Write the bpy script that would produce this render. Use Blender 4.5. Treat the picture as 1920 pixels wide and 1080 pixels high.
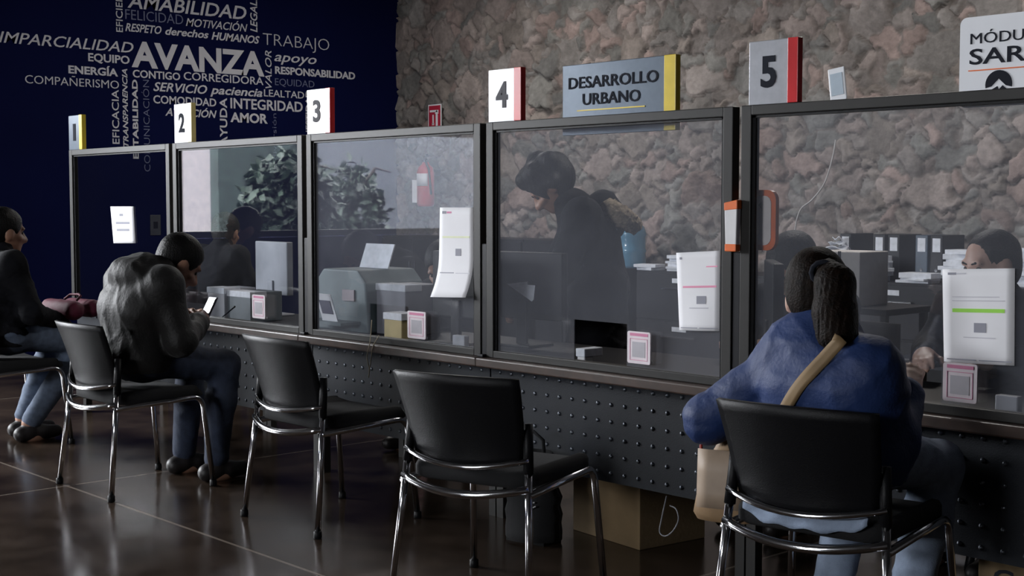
import bpy, bmesh, math, random
import numpy as np
from mathutils import Vector, Matrix
from mathutils.bvhtree import BVHTree
random.seed(7); RNG = np.random.default_rng(7)
for _o in list(bpy.data.objects): bpy.data.objects.remove(_o)
SC = bpy.context.scene
COL = SC.collection

# ------------------------------------------------------------------ camera
F_PX, EYE, HORIZON = 2550.0, 1.32, 381.0
PITCH = math.atan((540 - HORIZON) / F_PX)
PHI = math.atan(2340 / F_PX * math.cos(PITCH))
AX = Vector((-math.cos(PHI), math.sin(PHI), 0)); RX = Vector((math.sin(PHI), math.cos(PHI), 0))
FW = AX * math.cos(PITCH) + Vector((0, 0, -math.sin(PITCH)))
UP = AX * math.sin(PITCH) + Vector((0, 0, math.cos(PITCH)))
cam_d = bpy.data.cameras.new('camera'); cam = bpy.data.objects.new('camera', cam_d); COL.objects.link(cam)
cam_d.sensor_width = 36; cam_d.lens = F_PX / 1920 * 36; cam_d.clip_start = .05; cam_d.clip_end = 200
M_ = Matrix((RX, UP, -FW)).transposed().to_4x4(); M_.translation = Vector((0, 0, EYE)); cam.matrix_world = M_
SC.camera = cam

def at(px, py, X=None, Y=None, Z=None):
    """world point where the sight line of a photo pixel meets the plane X=, Y= or Z="""
    d = FW + RX * ((px - 960) / F_PX) + UP * ((540 - py) / F_PX)
    if X is not None: t = X / d.x
    elif Y is not None: t = Y / d.y
    else: t = (Z - EYE) / d.z
    return Vector((0, 0, EYE)) + d * t

# ------------------------------------------------------------------ light and exposure
SKY = 50.0
w = bpy.data.worlds.new('sky'); SC.world = w; w.use_nodes = True
nt = w.node_tree; bg = nt.nodes['Background']
bg.inputs[0].default_value = (.93, .96, 1.0, 1); bg.inputs[1].default_value = SKY
def portal(loc, rot, sx, sy):
    l = bpy.data.lights.new('window_daylight', 'AREA'); l.shape = 'RECTANGLE'; l.size = sx; l.size_y = sy
    l.cycles.is_portal = True
    o = bpy.data.objects.new('window_daylight', l); o.location = loc; o.rotation_euler = rot; COL.objects.link(o)
XW = -10.97          # blue wall plane
WIN_Y0, WIN_Y1, WIN_Z0, WIN_Z1, WIN_Y2, WIN_Z2 = -2.3, 1.50, 1.0, 3.3, 2.1, 2.05
portal((XW - .1, (WIN_Y0 + WIN_Y1) / 2, (WIN_Z0 + WIN_Z1) / 2), (0, -math.pi / 2, 0), WIN_Z1 - WIN_Z0, WIN_Y1 - WIN_Y0)
portal((XW - .1, (WIN_Y1 + WIN_Y2) / 2, (WIN_Z2 + WIN_Z1) / 2), (0, -math.pi / 2, 0), WIN_Z1 - WIN_Z2, WIN_Y2 - WIN_Y1)
portal((-2.9, -9.1, 2.75), (math.pi / 2, 0, 0), 3.2, 1.2)  # daylight portal of the added front window
LAMP = 38.0
SC.view_settings.view_transform = 'Standard'; SC.view_settings.look = 'None'
SC.view_settings.gamma = 1; SC.view_settings.use_curve_mapping = False; SC.view_settings.exposure = 0.0
SC.cycles.max_bounces = 8; SC.cycles.transparent_max_bounces = 16
SC.cycles.caustics_reflective = False; SC.cycles.caustics_refractive = False
SC.cycles.sample_clamp_indirect = 6.0

# ------------------------------------------------------------------ materials
MATS = {}
def lin(c):
    if isinstance(c, str):
        c = [int(c[i:i + 2], 16) / 255 for i in (0, 2, 4)]
        c = [v / 12.92 if v <= .04045 else ((v + .055) / 1.055) ** 2.4 for v in c]
    return tuple(c)
def pm(name, col, rough=.6, metal=0.0, var=.12, scale=9.0, bump=0.0, bscale=60.0, spec=.5, coat=0.0, sheen=0.0, rvar=0.0):
    """procedural principled material: noise-varied colour, optional bump"""
    if name in MATS: return MATS[name]
    m = bpy.data.materials.new(name); m.use_nodes = True; MATS[name] = m
    N, L = m.node_tree.nodes, m.node_tree.links; p = N['Principled BSDF']
    c = lin(col); tc = N.new('ShaderNodeTexCoord')
    nz = N.new('ShaderNodeTexNoise'); nz.inputs['Scale'].default_value = scale; nz.inputs['Detail'].default_value = 4
    L.new(tc.outputs['Object'], nz.inputs['Vector'])
    rp = N.new('ShaderNodeValToRGB'); rp.color_ramp.elements[0].position = .3; rp.color_ramp.elements[1].position = .7
    rp.color_ramp.elements[0].color = (*[v * (1 - var) for v in c], 1)
    rp.color_ramp.elements[1].color = (*[min(1, v * (1 + var)) for v in c], 1)
    L.new(nz.outputs['Fac'], rp.inputs['Fac']); L.new(rp.outputs['Color'], p.inputs['Base Color'])
    p.inputs['Roughness'].default_value = rough; p.inputs['Metallic'].default_value = metal
    p.inputs['Specular IOR Level'].default_value = spec
    p.inputs['Coat Weight'].default_value = coat; p.inputs['Coat Roughness'].default_value = .1
    p.inputs['Sheen Weight'].default_value = sheen
    if rvar:
        mr = N.new('ShaderNodeMapRange'); mr.inputs[3].default_value = max(.02, rough - rvar); mr.inputs[4].default_value = min(1, rough + rvar)
        L.new(nz.outputs['Fac'], mr.inputs[0]); L.new(mr.outputs[0], p.inputs['Roughness'])
    if bump:
        nb = N.new('ShaderNodeTexNoise'); nb.inputs['Scale'].default_value = bscale; nb.inputs['Detail'].default_value = 5
        L.new(tc.outputs['Object'], nb.inputs['Vector'])
        b = N.new('ShaderNodeBump'); b.inputs['Strength'].default_value = bump; b.inputs['Distance'].default_value = .01
        L.new(nb.outputs['Fac'], b.inputs['Height']); L.new(b.outputs['Normal'], p.inputs['Normal'])
    return m
def emit(name, col, s):
    m = bpy.data.materials.new(name); m.use_nodes = True; N, L = m.node_tree.nodes, m.node_tree.links
    e = N.new('ShaderNodeEmission'); e.inputs[0].default_value = (*lin(col), 1); e.inputs[1].default_value = s
    L.new(e.outputs[0], N['Material Output'].inputs[0]); return m
def acrylic(name, dust_veil):
    """thin clear acrylic: Fresnel mirror over transparency, with smudges and a painted veil of mirrored light"""
    m = bpy.data.materials.new(name); m.use_nodes = True; N, L = m.node_tree.nodes, m.node_tree.links
    N.remove(N['Principled BSDF'])
    lw = N.new('ShaderNodeLayerWeight'); lw.inputs[0].default_value = .5
    pw = N.new('ShaderNodeMath'); pw.operation = 'POWER'; pw.inputs[1].default_value = 4.5; L.new(lw.outputs['Facing'], pw.inputs[0])
    ml = N.new('ShaderNodeMath'); ml.operation = 'MULTIPLY_ADD'; ml.inputs[1].default_value = .95; ml.inputs[2].default_value = .05
    L.new(pw.outputs[0], ml.inputs[0])
    tr = N.new('ShaderNodeBsdfTransparent'); tr.inputs[0].default_value = (.96, .97, .98, 1)
    gl = N.new('ShaderNodeBsdfGlossy'); gl.inputs['Roughness'].default_value = .012
    df = N.new('ShaderNodeBsdfDiffuse'); df.inputs[0].default_value = (.70, .72, .82, 1)
    tc = N.new('ShaderNodeTexCoord'); nz = N.new('ShaderNodeTexNoise'); nz.inputs['Scale'].default_value = 2.2; nz.inputs['Detail'].default_value = 6
    L.new(tc.outputs['Object'], nz.inputs['Vector'])
    dm = N.new('ShaderNodeMapRange'); dm.inputs[1].default_value = .3; dm.inputs[2].default_value = .75
    dm.inputs[3].default_value = dust_veil * .7; dm.inputs[4].default_value = dust_veil * 1.4; L.new(nz.outputs['Fac'], dm.inputs[0])  # smudges plus diffuse haze painted in for light mirrored by the pane
    m1 = N.new('ShaderNodeMixShader'); L.new(dm.outputs[0], m1.inputs[0]); L.new(tr.outputs[0], m1.inputs[1]); L.new(df.outputs[0], m1.inputs[2])
    m2 = N.new('ShaderNodeMixShader'); L.new(ml.outputs[0], m2.inputs[0]); L.new(m1.outputs[0], m2.inputs[1]); L.new(gl.outputs[0], m2.inputs[2])
    L.new(m2.outputs[0], N['Material Output'].inputs[0]); return m

BLACK_PLASTIC = pm('black_plastic', (.006, .006, .007), .42, bump=.15, bscale=350, spec=.16)
BLACK_FABRIC = pm('black_fabric', (.005, .005, .006), .9, bump=.3, bscale=400)
STUD_MAT = pm('stud_steel', (.10, .11, .13), .3, .7, var=.05)
CHROME = pm('chrome', (.62, .62, .64), .14, 1.0, var=.03)
STEEL_DARK = pm('charcoal_steel', (.015, .0138, .0128), .5, .1, var=.12, scale=14, spec=.35)
PANEL_MAT = pm('counter_panel', (.014, .0165, .022), .5, .0, var=.18, scale=5, bump=.1, bscale=200, spec=.25)
LEDGE_MAT = pm('ledge_wood', (.045, .026, .019), .4, var=.3, scale=16)
BLACK_LAM = pm('black_laminate', (.009, .009, .012), .45, var=.2, spec=.22)
PAPER = pm('paper', (.84, .83, .86), .8, var=.03, scale=5)
PAPER_GREY = pm('paper_stack', (.68, .70, .76), .8, var=.12, scale=30)
CARD = pm('cardboard', (.17, .115, .058), .85, var=.15, scale=6, bump=.1)
SIGN_GREY = pm('brushed_grey', (.46, .47, .51), .28, .35, var=.06, scale=40)
SIGN_WHITE = pm('sign_white', (.86, .87, .91), .22, var=.03)
SIGN_BLUE = pm('brushed_blue_grey', (.085, .11, .145), .3, .35, var=.06, scale=40)
INK = pm('dark_ink', (.02, .022, .03), .8, spec=.08)
GREY_INK = pm('grey_ink', (.28, .28, .33), .7)
RED = pm('red_acrylic', (.55, .03, .035), .25)
YELLOW = pm('yellow_acrylic', (.75, .55, .03), .3)
ORANGE = pm('orange_plastic', (.80, .16, .03), .4)
WHITE_PL = pm('white_plastic', (.70, .69, .70), .4)
PINK = pm('pink_print', (.62, .22, .36), .7)
GREEN_HI = pm('green_highlighter', (.35, .75, .10), .8)
PINK_HI = pm('pink_highlighter', (.85, .35, .50), .8)
SKIN = pm('skin', (.36, .19, .125), .5, var=.1, scale=20)
SKIN_PALE = pm('skin_pale', (.58, .36, .28), .5, var=.1, scale=20)
HAIR = pm('black_hair', (.005, .0045, .0045), .5, var=.4, scale=60, bump=.4, bscale=160, spec=.2)
HAIR_BROWN = pm('brown_hair', (.007, .0036, .0022), .6, var=.7, scale=45, bump=.4, bscale=160, spec=.12)
JEANS = pm('blue_denim', (.020, .029, .056), .85, var=.2, scale=40, bump=.3, bscale=300)
LIGHT_JEANS = pm('pale_denim', (.26, .32, .43), .85, var=.15, scale=30, bump=.3, bscale=300)
DARK_CLOTH = pm('dark_cloth', (.006, .0062, .009), .85, var=.2, scale=30, bump=.2, spec=.2)
BLACK_JACKET = pm('black_jacket', (.0075, .0068, .0066), .6, var=.15, scale=14, bump=.25, bscale=90, spec=.3, sheen=.07)
BLUE_JACKET = pm('blue_jacket', (.014, .033, .115), .6, var=.12, scale=12, bump=.2, bscale=100, spec=.35)
SHOE = pm('dark_shoe', (.015, .012, .012), .5)
TAN = pm('tan_leather', (.34, .22, .12), .55, var=.1, scale=12, bump=.1)
STRAP = pm('tan_strap', (.21, .135, .062), .7, var=.1)
FUR = pm('beige_fur', (.30, .24, .17), .95, var=.4, scale=40, bump=.8, bscale=90)

# ------------------------------------------------------------------ mesh helpers
class MB:
    def __init__(s): s.v = []; s.f = []
    def add(s, vs, fs):
        n = len(s.v); s.v += [tuple(v) for v in vs]; s.f += [[i + n for i in f] for f in fs]; return s
    def box(s, c, d, rot=None):
        x, y, z = [k / 2 for k in d]; q = []
        for sx, sy, sz in ((-1,-1,-1),(1,-1,-1),(1,1,-1),(-1,1,-1),(-1,-1,1),(1,-1,1),(1,1,1),(-1,1,1)):
            p = Vector((sx * x, sy * y, sz * z))
            if rot is not None: p = rot @ p
            q.append(p + Vector(c))
        return s.add(q, [(0,3,2,1),(4,5,6,7),(0,1,5,4),(1,2,6,5),(2,3,7,6),(3,0,4,7)])
    def b2(s, a, b): return s.box([(i + j) / 2 for i, j in zip(a, b)], [abs(j - i) for i, j in zip(a, b)])
    def tube(s, path, r, n=10, closed=False, cap=True):
        P = [Vector(p) for p in path]; m = len(P); R = r if isinstance(r, (list, tuple)) else [r] * m
        vs = []; nrm = None
        for i in range(m):
            if closed: t = P[(i + 1) % m] - P[i - 1]
            else: t = P[min(i + 1, m - 1)] - P[max(i - 1, 0)]
            t = t.normalized() if t.length > 1e-9 else Vector((0, 0, 1))
            if nrm is None:
                nrm = t.cross(Vector((0, 0, 1)) if abs(t.z) < .9 else Vector((1, 0, 0))).normalized()
            nrm = (nrm - t * nrm.dot(t)).normalized(); bn = t.cross(nrm)
            for k in range(n):
                a = 2 * math.pi * k / n; vs.append(P[i] + (nrm * math.cos(a) + bn * math.sin(a)) * R[i])
        fs = []
        for i in range(m if closed else m - 1):
            j = (i + 1) % m
            for k in range(n): fs.append((i * n + k, i * n + (k + 1) % n, j * n + (k + 1) % n, j * n + k))
        if cap and not closed: fs.append(tuple(range(n - 1, -1, -1))); fs.append(tuple(range((m - 1) * n, m * n)))
        return s.add(vs, fs)
    def lathe(s, prof, c=(0, 0, 0), n=20, cap=True):
        vs = []
        for r, z in prof:
            for k in range(n):
                a = 2 * math.pi * k / n; vs.append((c[0] + r * math.cos(a), c[1] + r * math.sin(a), c[2] + z))
        fs = [(i * n + k, i * n + (k + 1) % n, (i + 1) * n + (k + 1) % n, (i + 1) * n + k) for i in range(len(prof) - 1) for k in range(n)]
        if cap: fs += [tuple(range(n - 1, -1, -1)), tuple(range((len(prof) - 1) * n, len(prof) * n))]
        return s.add(vs, fs)
    def prism(s, poly, y0, y1):
        """polygon in x,z extruded along y"""
        n = len(poly)
        vs = [(x, y0, z) for x, z in poly] + [(x, y1, z) for x, z in poly]
        fs = [tuple(range(n)), tuple(range(2 * n - 1, n - 1, -1))] + [(i, i + n, (i + 1) % n + n, (i + 1) % n) for i in range(n)]
        return s.add(vs, fs)
    def grid(s, pts):
        m, n = len(pts), len(pts[0])
        return s.add([p for r in pts for p in r], [(i * n + j, i * n + j + 1, (i + 1) * n + j + 1, (i + 1) * n + j) for i in range(m - 1) for j in range(n - 1)])
    def xf(s, M): s.v = [tuple(M @ Vector(v)) for v in s.v]; return s
    def build(s, name, mat, parent=None, smooth=False, bevel=0.0, solid=0.0, loc=None, fix=False, mats=None, mat_from=None):
        me = bpy.data.meshes.new(name); me.from_pydata(s.v, [], s.f)
        if fix:
            b = bmesh.new(); b.from_mesh(me); bmesh.ops.recalc_face_normals(b, faces=b.faces); b.to_mesh(me); b.free()
        o = link(name, me, mat, parent, smooth, bevel, solid, loc)
        if mats:
            me.materials.append(mats)
            me.polygons.foreach_set('material_index', [1 if i >= mat_from else 0 for i in range(len(me.polygons))])
            me.polygons.foreach_set('use_smooth', [i >= mat_from for i in range(len(me.polygons))])
        return o
def link(name, me, mat, parent=None, smooth=False, bevel=0.0, solid=0.0, loc=None):
    if mat is not None and not me.materials: me.materials.append(mat)
    o = bpy.data.objects.new(name, me); COL.objects.link(o); o.parent = parent
    if loc is not None: o.location = loc
    if smooth: me.polygons.foreach_set('use_smooth', [True] * len(me.polygons))
    if solid:
        d = o.modifiers.new('thickness', 'SOLIDIFY'); d.thickness = solid; d.offset = 0
    if bevel:
        d = o.modifiers.new('edges', 'BEVEL'); d.width = bevel; d.segments = 2; d.limit_method = 'ANGLE'; d.angle_limit = math.radians(40)
    return o
def tag(o, label=None, cat=None, group=None, kind=None):
    if label: o['label'] = label
    if cat: o['category'] = cat
    if group: o['group'] = group
    if kind: o['kind'] = kind
    return o
def thing(name, label, cat, loc=(0, 0, 0), rotz=0.0, group=None):
    o = bpy.data.objects.new(name, None); COL.objects.link(o); o.location = loc; o.rotation_euler = (0, 0, rotz)
    o.empty_display_size = .05
    return tag(o, label, cat, group)
def copy_tree(o, loc=None, rotz=None, label=None, parent=None):
    c = o.copy(); COL.objects.link(c); c.parent = parent
    if loc is not None: c.location = loc
    if rotz is not None: c.rotation_euler = (0, 0, rotz)
    if label: c['label'] = label
    for ch in list(o.children): copy_tree(ch, parent=c)
    return c
def rounded(x0, x1, z0, z1, r, n=5):
    P = []
    for cx, cz, a0 in ((x1 - r, z1 - r, 0), (x0 + r, z1 - r, 90), (x0 + r, z0 + r, 180), (x1 - r, z0 + r, 270)):
        for k in range(n + 1):
            a = math.radians(a0 + 90 * k / n); P.append((cx + r * math.cos(a), cz + r * math.sin(a)))
    return P
def text_mesh(s, bold=0.0, shear=0.0, spacing=1.0, depth=.004):
    """letters as a mesh lying in x,z, standing on z=0; returns mesh with bounds (x0, x1, cap height of the body)"""
    c = bpy.data.curves.new('letters', 'FONT'); c.body = s; c.size = 1; c.offset = bold; c.shear = shear
    c.space_character = spacing; c.extrude = .5; c.resolution_u = 3
    o = bpy.data.objects.new('letters', c); COL.objects.link(o)
    bpy.context.view_layer.update()
    me = bpy.data.meshes.new_from_object(o.evaluated_get(bpy.context.evaluated_depsgraph_get()))
    bpy.data.objects.remove(o); bpy.data.curves.remove(c)
    n = len(me.vertices); co = np.empty(n * 3, np.float32); me.vertices.foreach_get('co', co); co = co.reshape(-1, 3)
    return me, co
CAP = None
def put_text(name, s, mat, parent, M, width, cap, bold=0.0, shear=0.0, spacing=1.0, depth=.004):
    """fit text into width x cap height; M maps (right, out, up) metres to parent space"""
    global CAP
    if CAP is None: CAP = text_mesh('H')[1][:, 1].max()
    me, co = text_mesh(s, bold, shear, spacing)
    x0, x1 = co[:, 0].min(), co[:, 0].max()
    q = np.stack([(co[:, 0] - x0) / (x1 - x0) * width, -(co[:, 2] + .5) * depth, co[:, 1] / CAP * cap], 1)
    A = np.array(M)
    q = q @ A[:3, :3].T + A[:3, 3]
    me.vertices.foreach_set('co', q.astype(np.float32).ravel()); me.update()
    me.materials.clear()
    return link(name, me, mat, parent)
# ------------------------------------------------------------------ the room
YS, YF, XR, ZC = 8.5, -9.0, 5.0, 3.6
def floor_material():
    m = bpy.data.materials.new('polished_concrete'); m.use_nodes = True; N, L = m.node_tree.nodes, m.node_tree.links; p = N['Principled BSDF']
    tc = N.new('ShaderNodeTexCoord'); sep = N.new('ShaderNodeSeparateXYZ'); L.new(tc.outputs['Object'], sep.inputs[0])
    def joint(sock, off, period):
        a = N.new('ShaderNodeMath'); a.operation = 'SUBTRACT'; a.inputs[1].default_value = off; L.new(sock, a.inputs[0])
        b = N.new('ShaderNodeMath'); b.operation = 'PINGPONG'; b.inputs[1].default_value = period / 2; L.new(a.outputs[0], b.inputs[0])
        c = N.new('ShaderNodeMath'); c.operation = 'LESS_THAN'; c.inputs[1].default_value = .007; L.new(b.outputs[0], c.inputs[0]); return c.outputs[0]
    j1, j2 = joint(sep.outputs[1], 2.715, 3.0), joint(sep.outputs[0], -6.05, 3.0)
    mx = N.new('ShaderNodeMath'); mx.operation = 'MAXIMUM'; L.new(j1, mx.inputs[0]); L.new(j2, mx.inputs[1])
    n1 = N.new('ShaderNodeTexNoise'); n1.inputs['Scale'].default_value = 2.3; n1.inputs['Detail'].default_value = 8; n1.inputs['Roughness'].default_value = .65
    L.new(tc.outputs['Object'], n1.inputs['Vector'])
    r = N.new('ShaderNodeValToRGB'); e = r.color_ramp.elements
    e[0].position = .32; e[0].color = (.017, .0115, .0085, 1); e[1].position = .7; e[1].color = (.060, .042, .031, 1)
    L.new(n1.outputs['Fac'], r.inputs[0])
    mc = N.new('ShaderNodeMix'); mc.data_type = 'RGBA'; mc.inputs[7].default_value = (.17, .14, .115, 1)
    L.new(mx.outputs[0], mc.inputs[0]); L.new(r.outputs[0], mc.inputs[6]); L.new(mc.outputs[2], p.inputs['Base Color'])
    rr = N.new('ShaderNodeMapRange'); rr.inputs[1].default_value = .3; rr.inputs[2].default_value = .7; rr.inputs[3].default_value = .12; rr.inputs[4].default_value = .26
    L.new(n1.outputs['Fac'], rr.inputs[0]); L.new(rr.outputs[0], p.inputs['Roughness'])
    p.inputs['Specular IOR Level'].default_value = .32
    return m
tag(MB().b2((XW - .3, YF - .3, -.12), (XR + .3, YS + .5, 0)).build('floor', floor_material()), kind='structure')
CEIL = pm('ceiling_paint', (.12, .12, .125), .9)
tag(MB().b2((XW - .3, YF - .3, ZC), (XR + .3, YS + .5, ZC + .15)).build('ceiling', CEIL), kind='structure')
NAVY = pm('navy_paint', (.0030, .0055, .044), .8, var=.08, scale=1.5, bump=.05, bscale=150, spec=.08)
DULL = pm('dull_wall_paint', (.09, .085, .085), .9)
wl = MB().b2((XW - .25, WIN_Y2, 0), (XW, YS + .5, ZC)).b2((XW - .25, WIN_Y1, 0), (XW, WIN_Y2, WIN_Z2)).b2((XW - .25, WIN_Y1, WIN_Z1), (XW, WIN_Y2, ZC)).b2((XW - .25, YF - .3, 0), (XW, WIN_Y0, ZC))
wl.b2((XW - .25, WIN_Y0, 0), (XW, WIN_Y1, WIN_Z0)).b2((XW - .25, WIN_Y0, WIN_Z1), (XW, WIN_Y1, ZC))
wall_left = tag(wl.build('wall_left', NAVY), kind='structure')
FX0, FX1, FZ0, FZ1 = -4.5, -1.3, 2.15, 3.35
wfr = MB().b2((XW - .3, YF - .3, 0), (FX0, YF, ZC)).b2((FX1, YF - .3, 0), (XR + .3, YF, ZC)).b2((FX0, YF - .3, 0), (FX1, YF, FZ0)).b2((FX0, YF - .3, FZ1), (FX1, YF, ZC))
tag(wfr.build('wall_front', DULL), kind='structure')
wf2 = MB()
for k in range(3): wf2.b2((FX0 + k * 1.57, YF - .2, FZ0), (FX0 + k * 1.57 + .06, YF - .12, FZ1))
for z in (FZ0, FZ1 - .05): wf2.b2((FX0, YF - .2, z), (FX1, YF - .12, z + .05))
tag(wf2.build('window_added', STEEL_DARK), kind='structure')  # unseen window, added to brighten the fronts of signs and papers
tag(MB().b2((XR, YF, 0), (XR + .3, YS + .5, ZC)).build('wall_right', DULL), kind='structure')

# rubble stone wall: every stone raised from a recessed mortar bed
def stone_wall():
    x0, x1, z0, z1, st = XW - .03, XR, 0.0, ZC, .0155
    xs = np.concatenate([np.arange(x0, -2.6, st), np.linspace(-2.6, x1, 60)]); zs = np.arange(z0, z1 + st, st)
    Xg, Zg = np.meshgrid(xs, zs, indexing='ij'); P = np.stack([Xg.ravel(), Zg.ravel()], 1)
    wob = lambda f, a, s: a * (np.sin(P[:, 0] * f + s) * np.cos(P[:, 1] * f * 1.3 + 2 * s) + .6 * np.sin(P[:, 0] * f * 2.1 - P[:, 1] * f * 1.7 + 3 * s) + .4 * np.sin(P[:, 0] * f * 4.3 + P[:, 1] * f * 3.1 + s))
    Q = P.copy(); Q[:, 0] += wob(9, .034, .3) + wob(31, .004, 2); Q[:, 1] += wob(11, .03, 1.7) + wob(27, .004, 5); Q[:, 1] *= 1.32
    seeds = []
    tries = 0
    while tries < 9000 and len(seeds) < 1500:
        tries += 1
        big = RNG.random() < .45
        r = RNG.uniform(.13, .2) if big else RNG.uniform(.045, .1)
        if tries > 5000: r = RNG.uniform(.035, .06)
        c = (RNG.uniform(x0, -2.4), RNG.uniform(-.1, z1 * 1.32 + .1))
        if all((c[0] - s[0]) ** 2 + (c[1] - s[1]) ** 2 > ((r + s[2]) * .84) ** 2 for s in seeds): seeds.append((c[0], c[1], r))
    S = np.array(seeds); n = len(S); F1 = np.full(len(Q), 9.); F2 = F1.copy(); ID = np.zeros(len(Q), int)
    ang = RNG.uniform(0, math.pi, n); asp = RNG.uniform(1.0, 1.9, n)
    for a in range(0, len(Q), 8000):
        q = Q[a:a + 8000]; dx = q[:, None, 0] - S[None, :, 0]; dz = q[:, None, 1] - S[None, :, 1]
        u = dx * np.cos(ang) + dz * np.sin(ang); v = (-dx * np.sin(ang) + dz * np.cos(ang)) * asp
        d = np.sqrt(u * u + v * v) - S[None, :, 2]
        i = np.argmin(d, 1); F1[a:a + 8000] = d[np.arange(len(q)), i]; ID[a:a + 8000] = i
        d[np.arange(len(q)), i] = 9; F2[a:a + 8000] = d.min(1)
    e = np.clip((F2 - F1 - .004) / .036, 0, 1); e = e * e * (3 - 2 * e)
    dome = np.clip((F2 - F1) / .2, 0, 1) ** .6
    hi = RNG.uniform(.016, .05, n); tx, tz = RNG.normal(0, .10, n), RNG.normal(0, .12, n)
    rel = Q - S[ID, :2]
    fine = np.zeros(len(Q))
    for k in range(14):
        f = 10 * 1.33 ** k; th = RNG.uniform(0, 6.28); fine += (1.5 if k < 6 else 1) * np.sin(P[:, 0] * f * math.cos(th) + P[:, 1] * f * math.sin(th) + RNG.uniform(0, 6.28)) / (f ** .75)
    h = e * (hi[ID] * (.75 + .25 * dome) + tx[ID] * rel[:, 0] + tz[ID] * rel[:, 1]) + fine * .011 + .004 * e
    base = np.array([(.235, .192, .178), (.20, .178, .168), (.255, .212, .195), (.172, .172, .162), (.155, .155, .15), (.215, .185, .165), (.25, .185, .168), (.205, .192, .182)])
    tint = base[RNG.integers(0, len(base), n)] * RNG.uniform(.75, 1.18, (n, 1))
    col = tint[ID] * (1 + .35 * fine[:, None]); mortar = np.array([.15, .13, .12]) * (1 + .3 * fine[:, None])
    tint = tint * .72 + np.array([.215, .19, .177]) * .28 * tint.mean(1, keepdims=True) / .19
    col = tint[ID] * (1 + .35 * fine[:, None])
    col = 1.12 * np.clip(mortar * (1 - e[:, None]) + col * e[:, None], .01, 1)
    m, k = len(xs), len(zs)
    V = np.stack([P[:, 0], YS - h, P[:, 1]], 1).astype(np.float32)
    I = np.arange(m * k).reshape(m, k); Fq = np.stack([I[:-1, :-1], I[1:, :-1], I[1:, 1:], I[:-1, 1:]], -1).reshape(-1, 4)
    me = bpy.data.meshes.new('wall_back'); me.from_pydata(V.tolist(), [], Fq.tolist())
    at_ = me.color_attributes.new('stone_colour', 'FLOAT_COLOR', 'POINT')
    at_.data.foreach_set('color', np.concatenate([col, np.ones((len(col), 1))], 1).astype(np.float32).ravel())
    mt = bpy.data.materials.new('rubble_stone'); mt.use_nodes = True; N, L = mt.node_tree.nodes, mt.node_tree.links; p = N['Principled BSDF']
    at2 = N.new('ShaderNodeAttribute'); at2.attribute_name = 'stone_colour'
    tc = N.new('ShaderNodeTexCoord'); nz = N.new('ShaderNodeTexNoise'); nz.inputs['Scale'].default_value = 26; nz.inputs['Detail'].default_value = 6
    L.new(tc.outputs['Object'], nz.inputs['Vector'])
    mr = N.new('ShaderNodeMapRange'); mr.inputs[3].default_value = .6; mr.inputs[4].default_value = 1.4; L.new(nz.outputs['Fac'], mr.inputs[0])
    mul = N.new('ShaderNodeVectorMath'); mul.operation = 'SCALE'; L.new(at2.outputs['Color'], mul.inputs[0]); L.new(mr.outputs[0], mul.inputs['Scale'])
    L.new(mul.outputs[0], p.inputs['Base Color']); p.inputs['Roughness'].default_value = .92; p.inputs['Specular IOR Level'].default_value = .2
    b = N.new('ShaderNodeBump'); b.inputs['Strength'].default_value = .6; b.inputs['Distance'].default_value = .02
    L.new(nz.outputs['Fac'], b.inputs['Height']); L.new(b.outputs['Normal'], p.inputs['Normal'])
    o = link('wall_back', me, mt, smooth=True); tag(o, kind='structure')
    MB().b2((x0, YS + .07, 0), (XR, YS + .4, ZC)).build('mortar_core', DULL, o)
stone_wall()

# tall window in the blue wall (it lies out of frame and shows as the mirror image in the screens)
wf = MB()
for y in (WIN_Y0, WIN_Y1 - .06): wf.b2((XW - .2, y, WIN_Z0), (XW - .12, y + .06, WIN_Z1))
for z in (WIN_Z0, 2.02, WIN_Z1 - .06): wf.b2((XW - .2, WIN_Y0, z), (XW - .12, WIN_Y1, z + .06))
wf.b2((XW - .2, WIN_Y2 - .06, WIN_Z2), (XW - .12, WIN_Y2, WIN_Z1)).b2((XW - .2, WIN_Y1, WIN_Z2), (XW - .12, WIN_Y2, WIN_Z2 + .05)).b2((XW - .2, WIN_Y1, WIN_Z1 - .06), (XW - .12, WIN_Y2, WIN_Z1))
tag(wf.build('window_1', STEEL_DARK), kind='structure')

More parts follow.
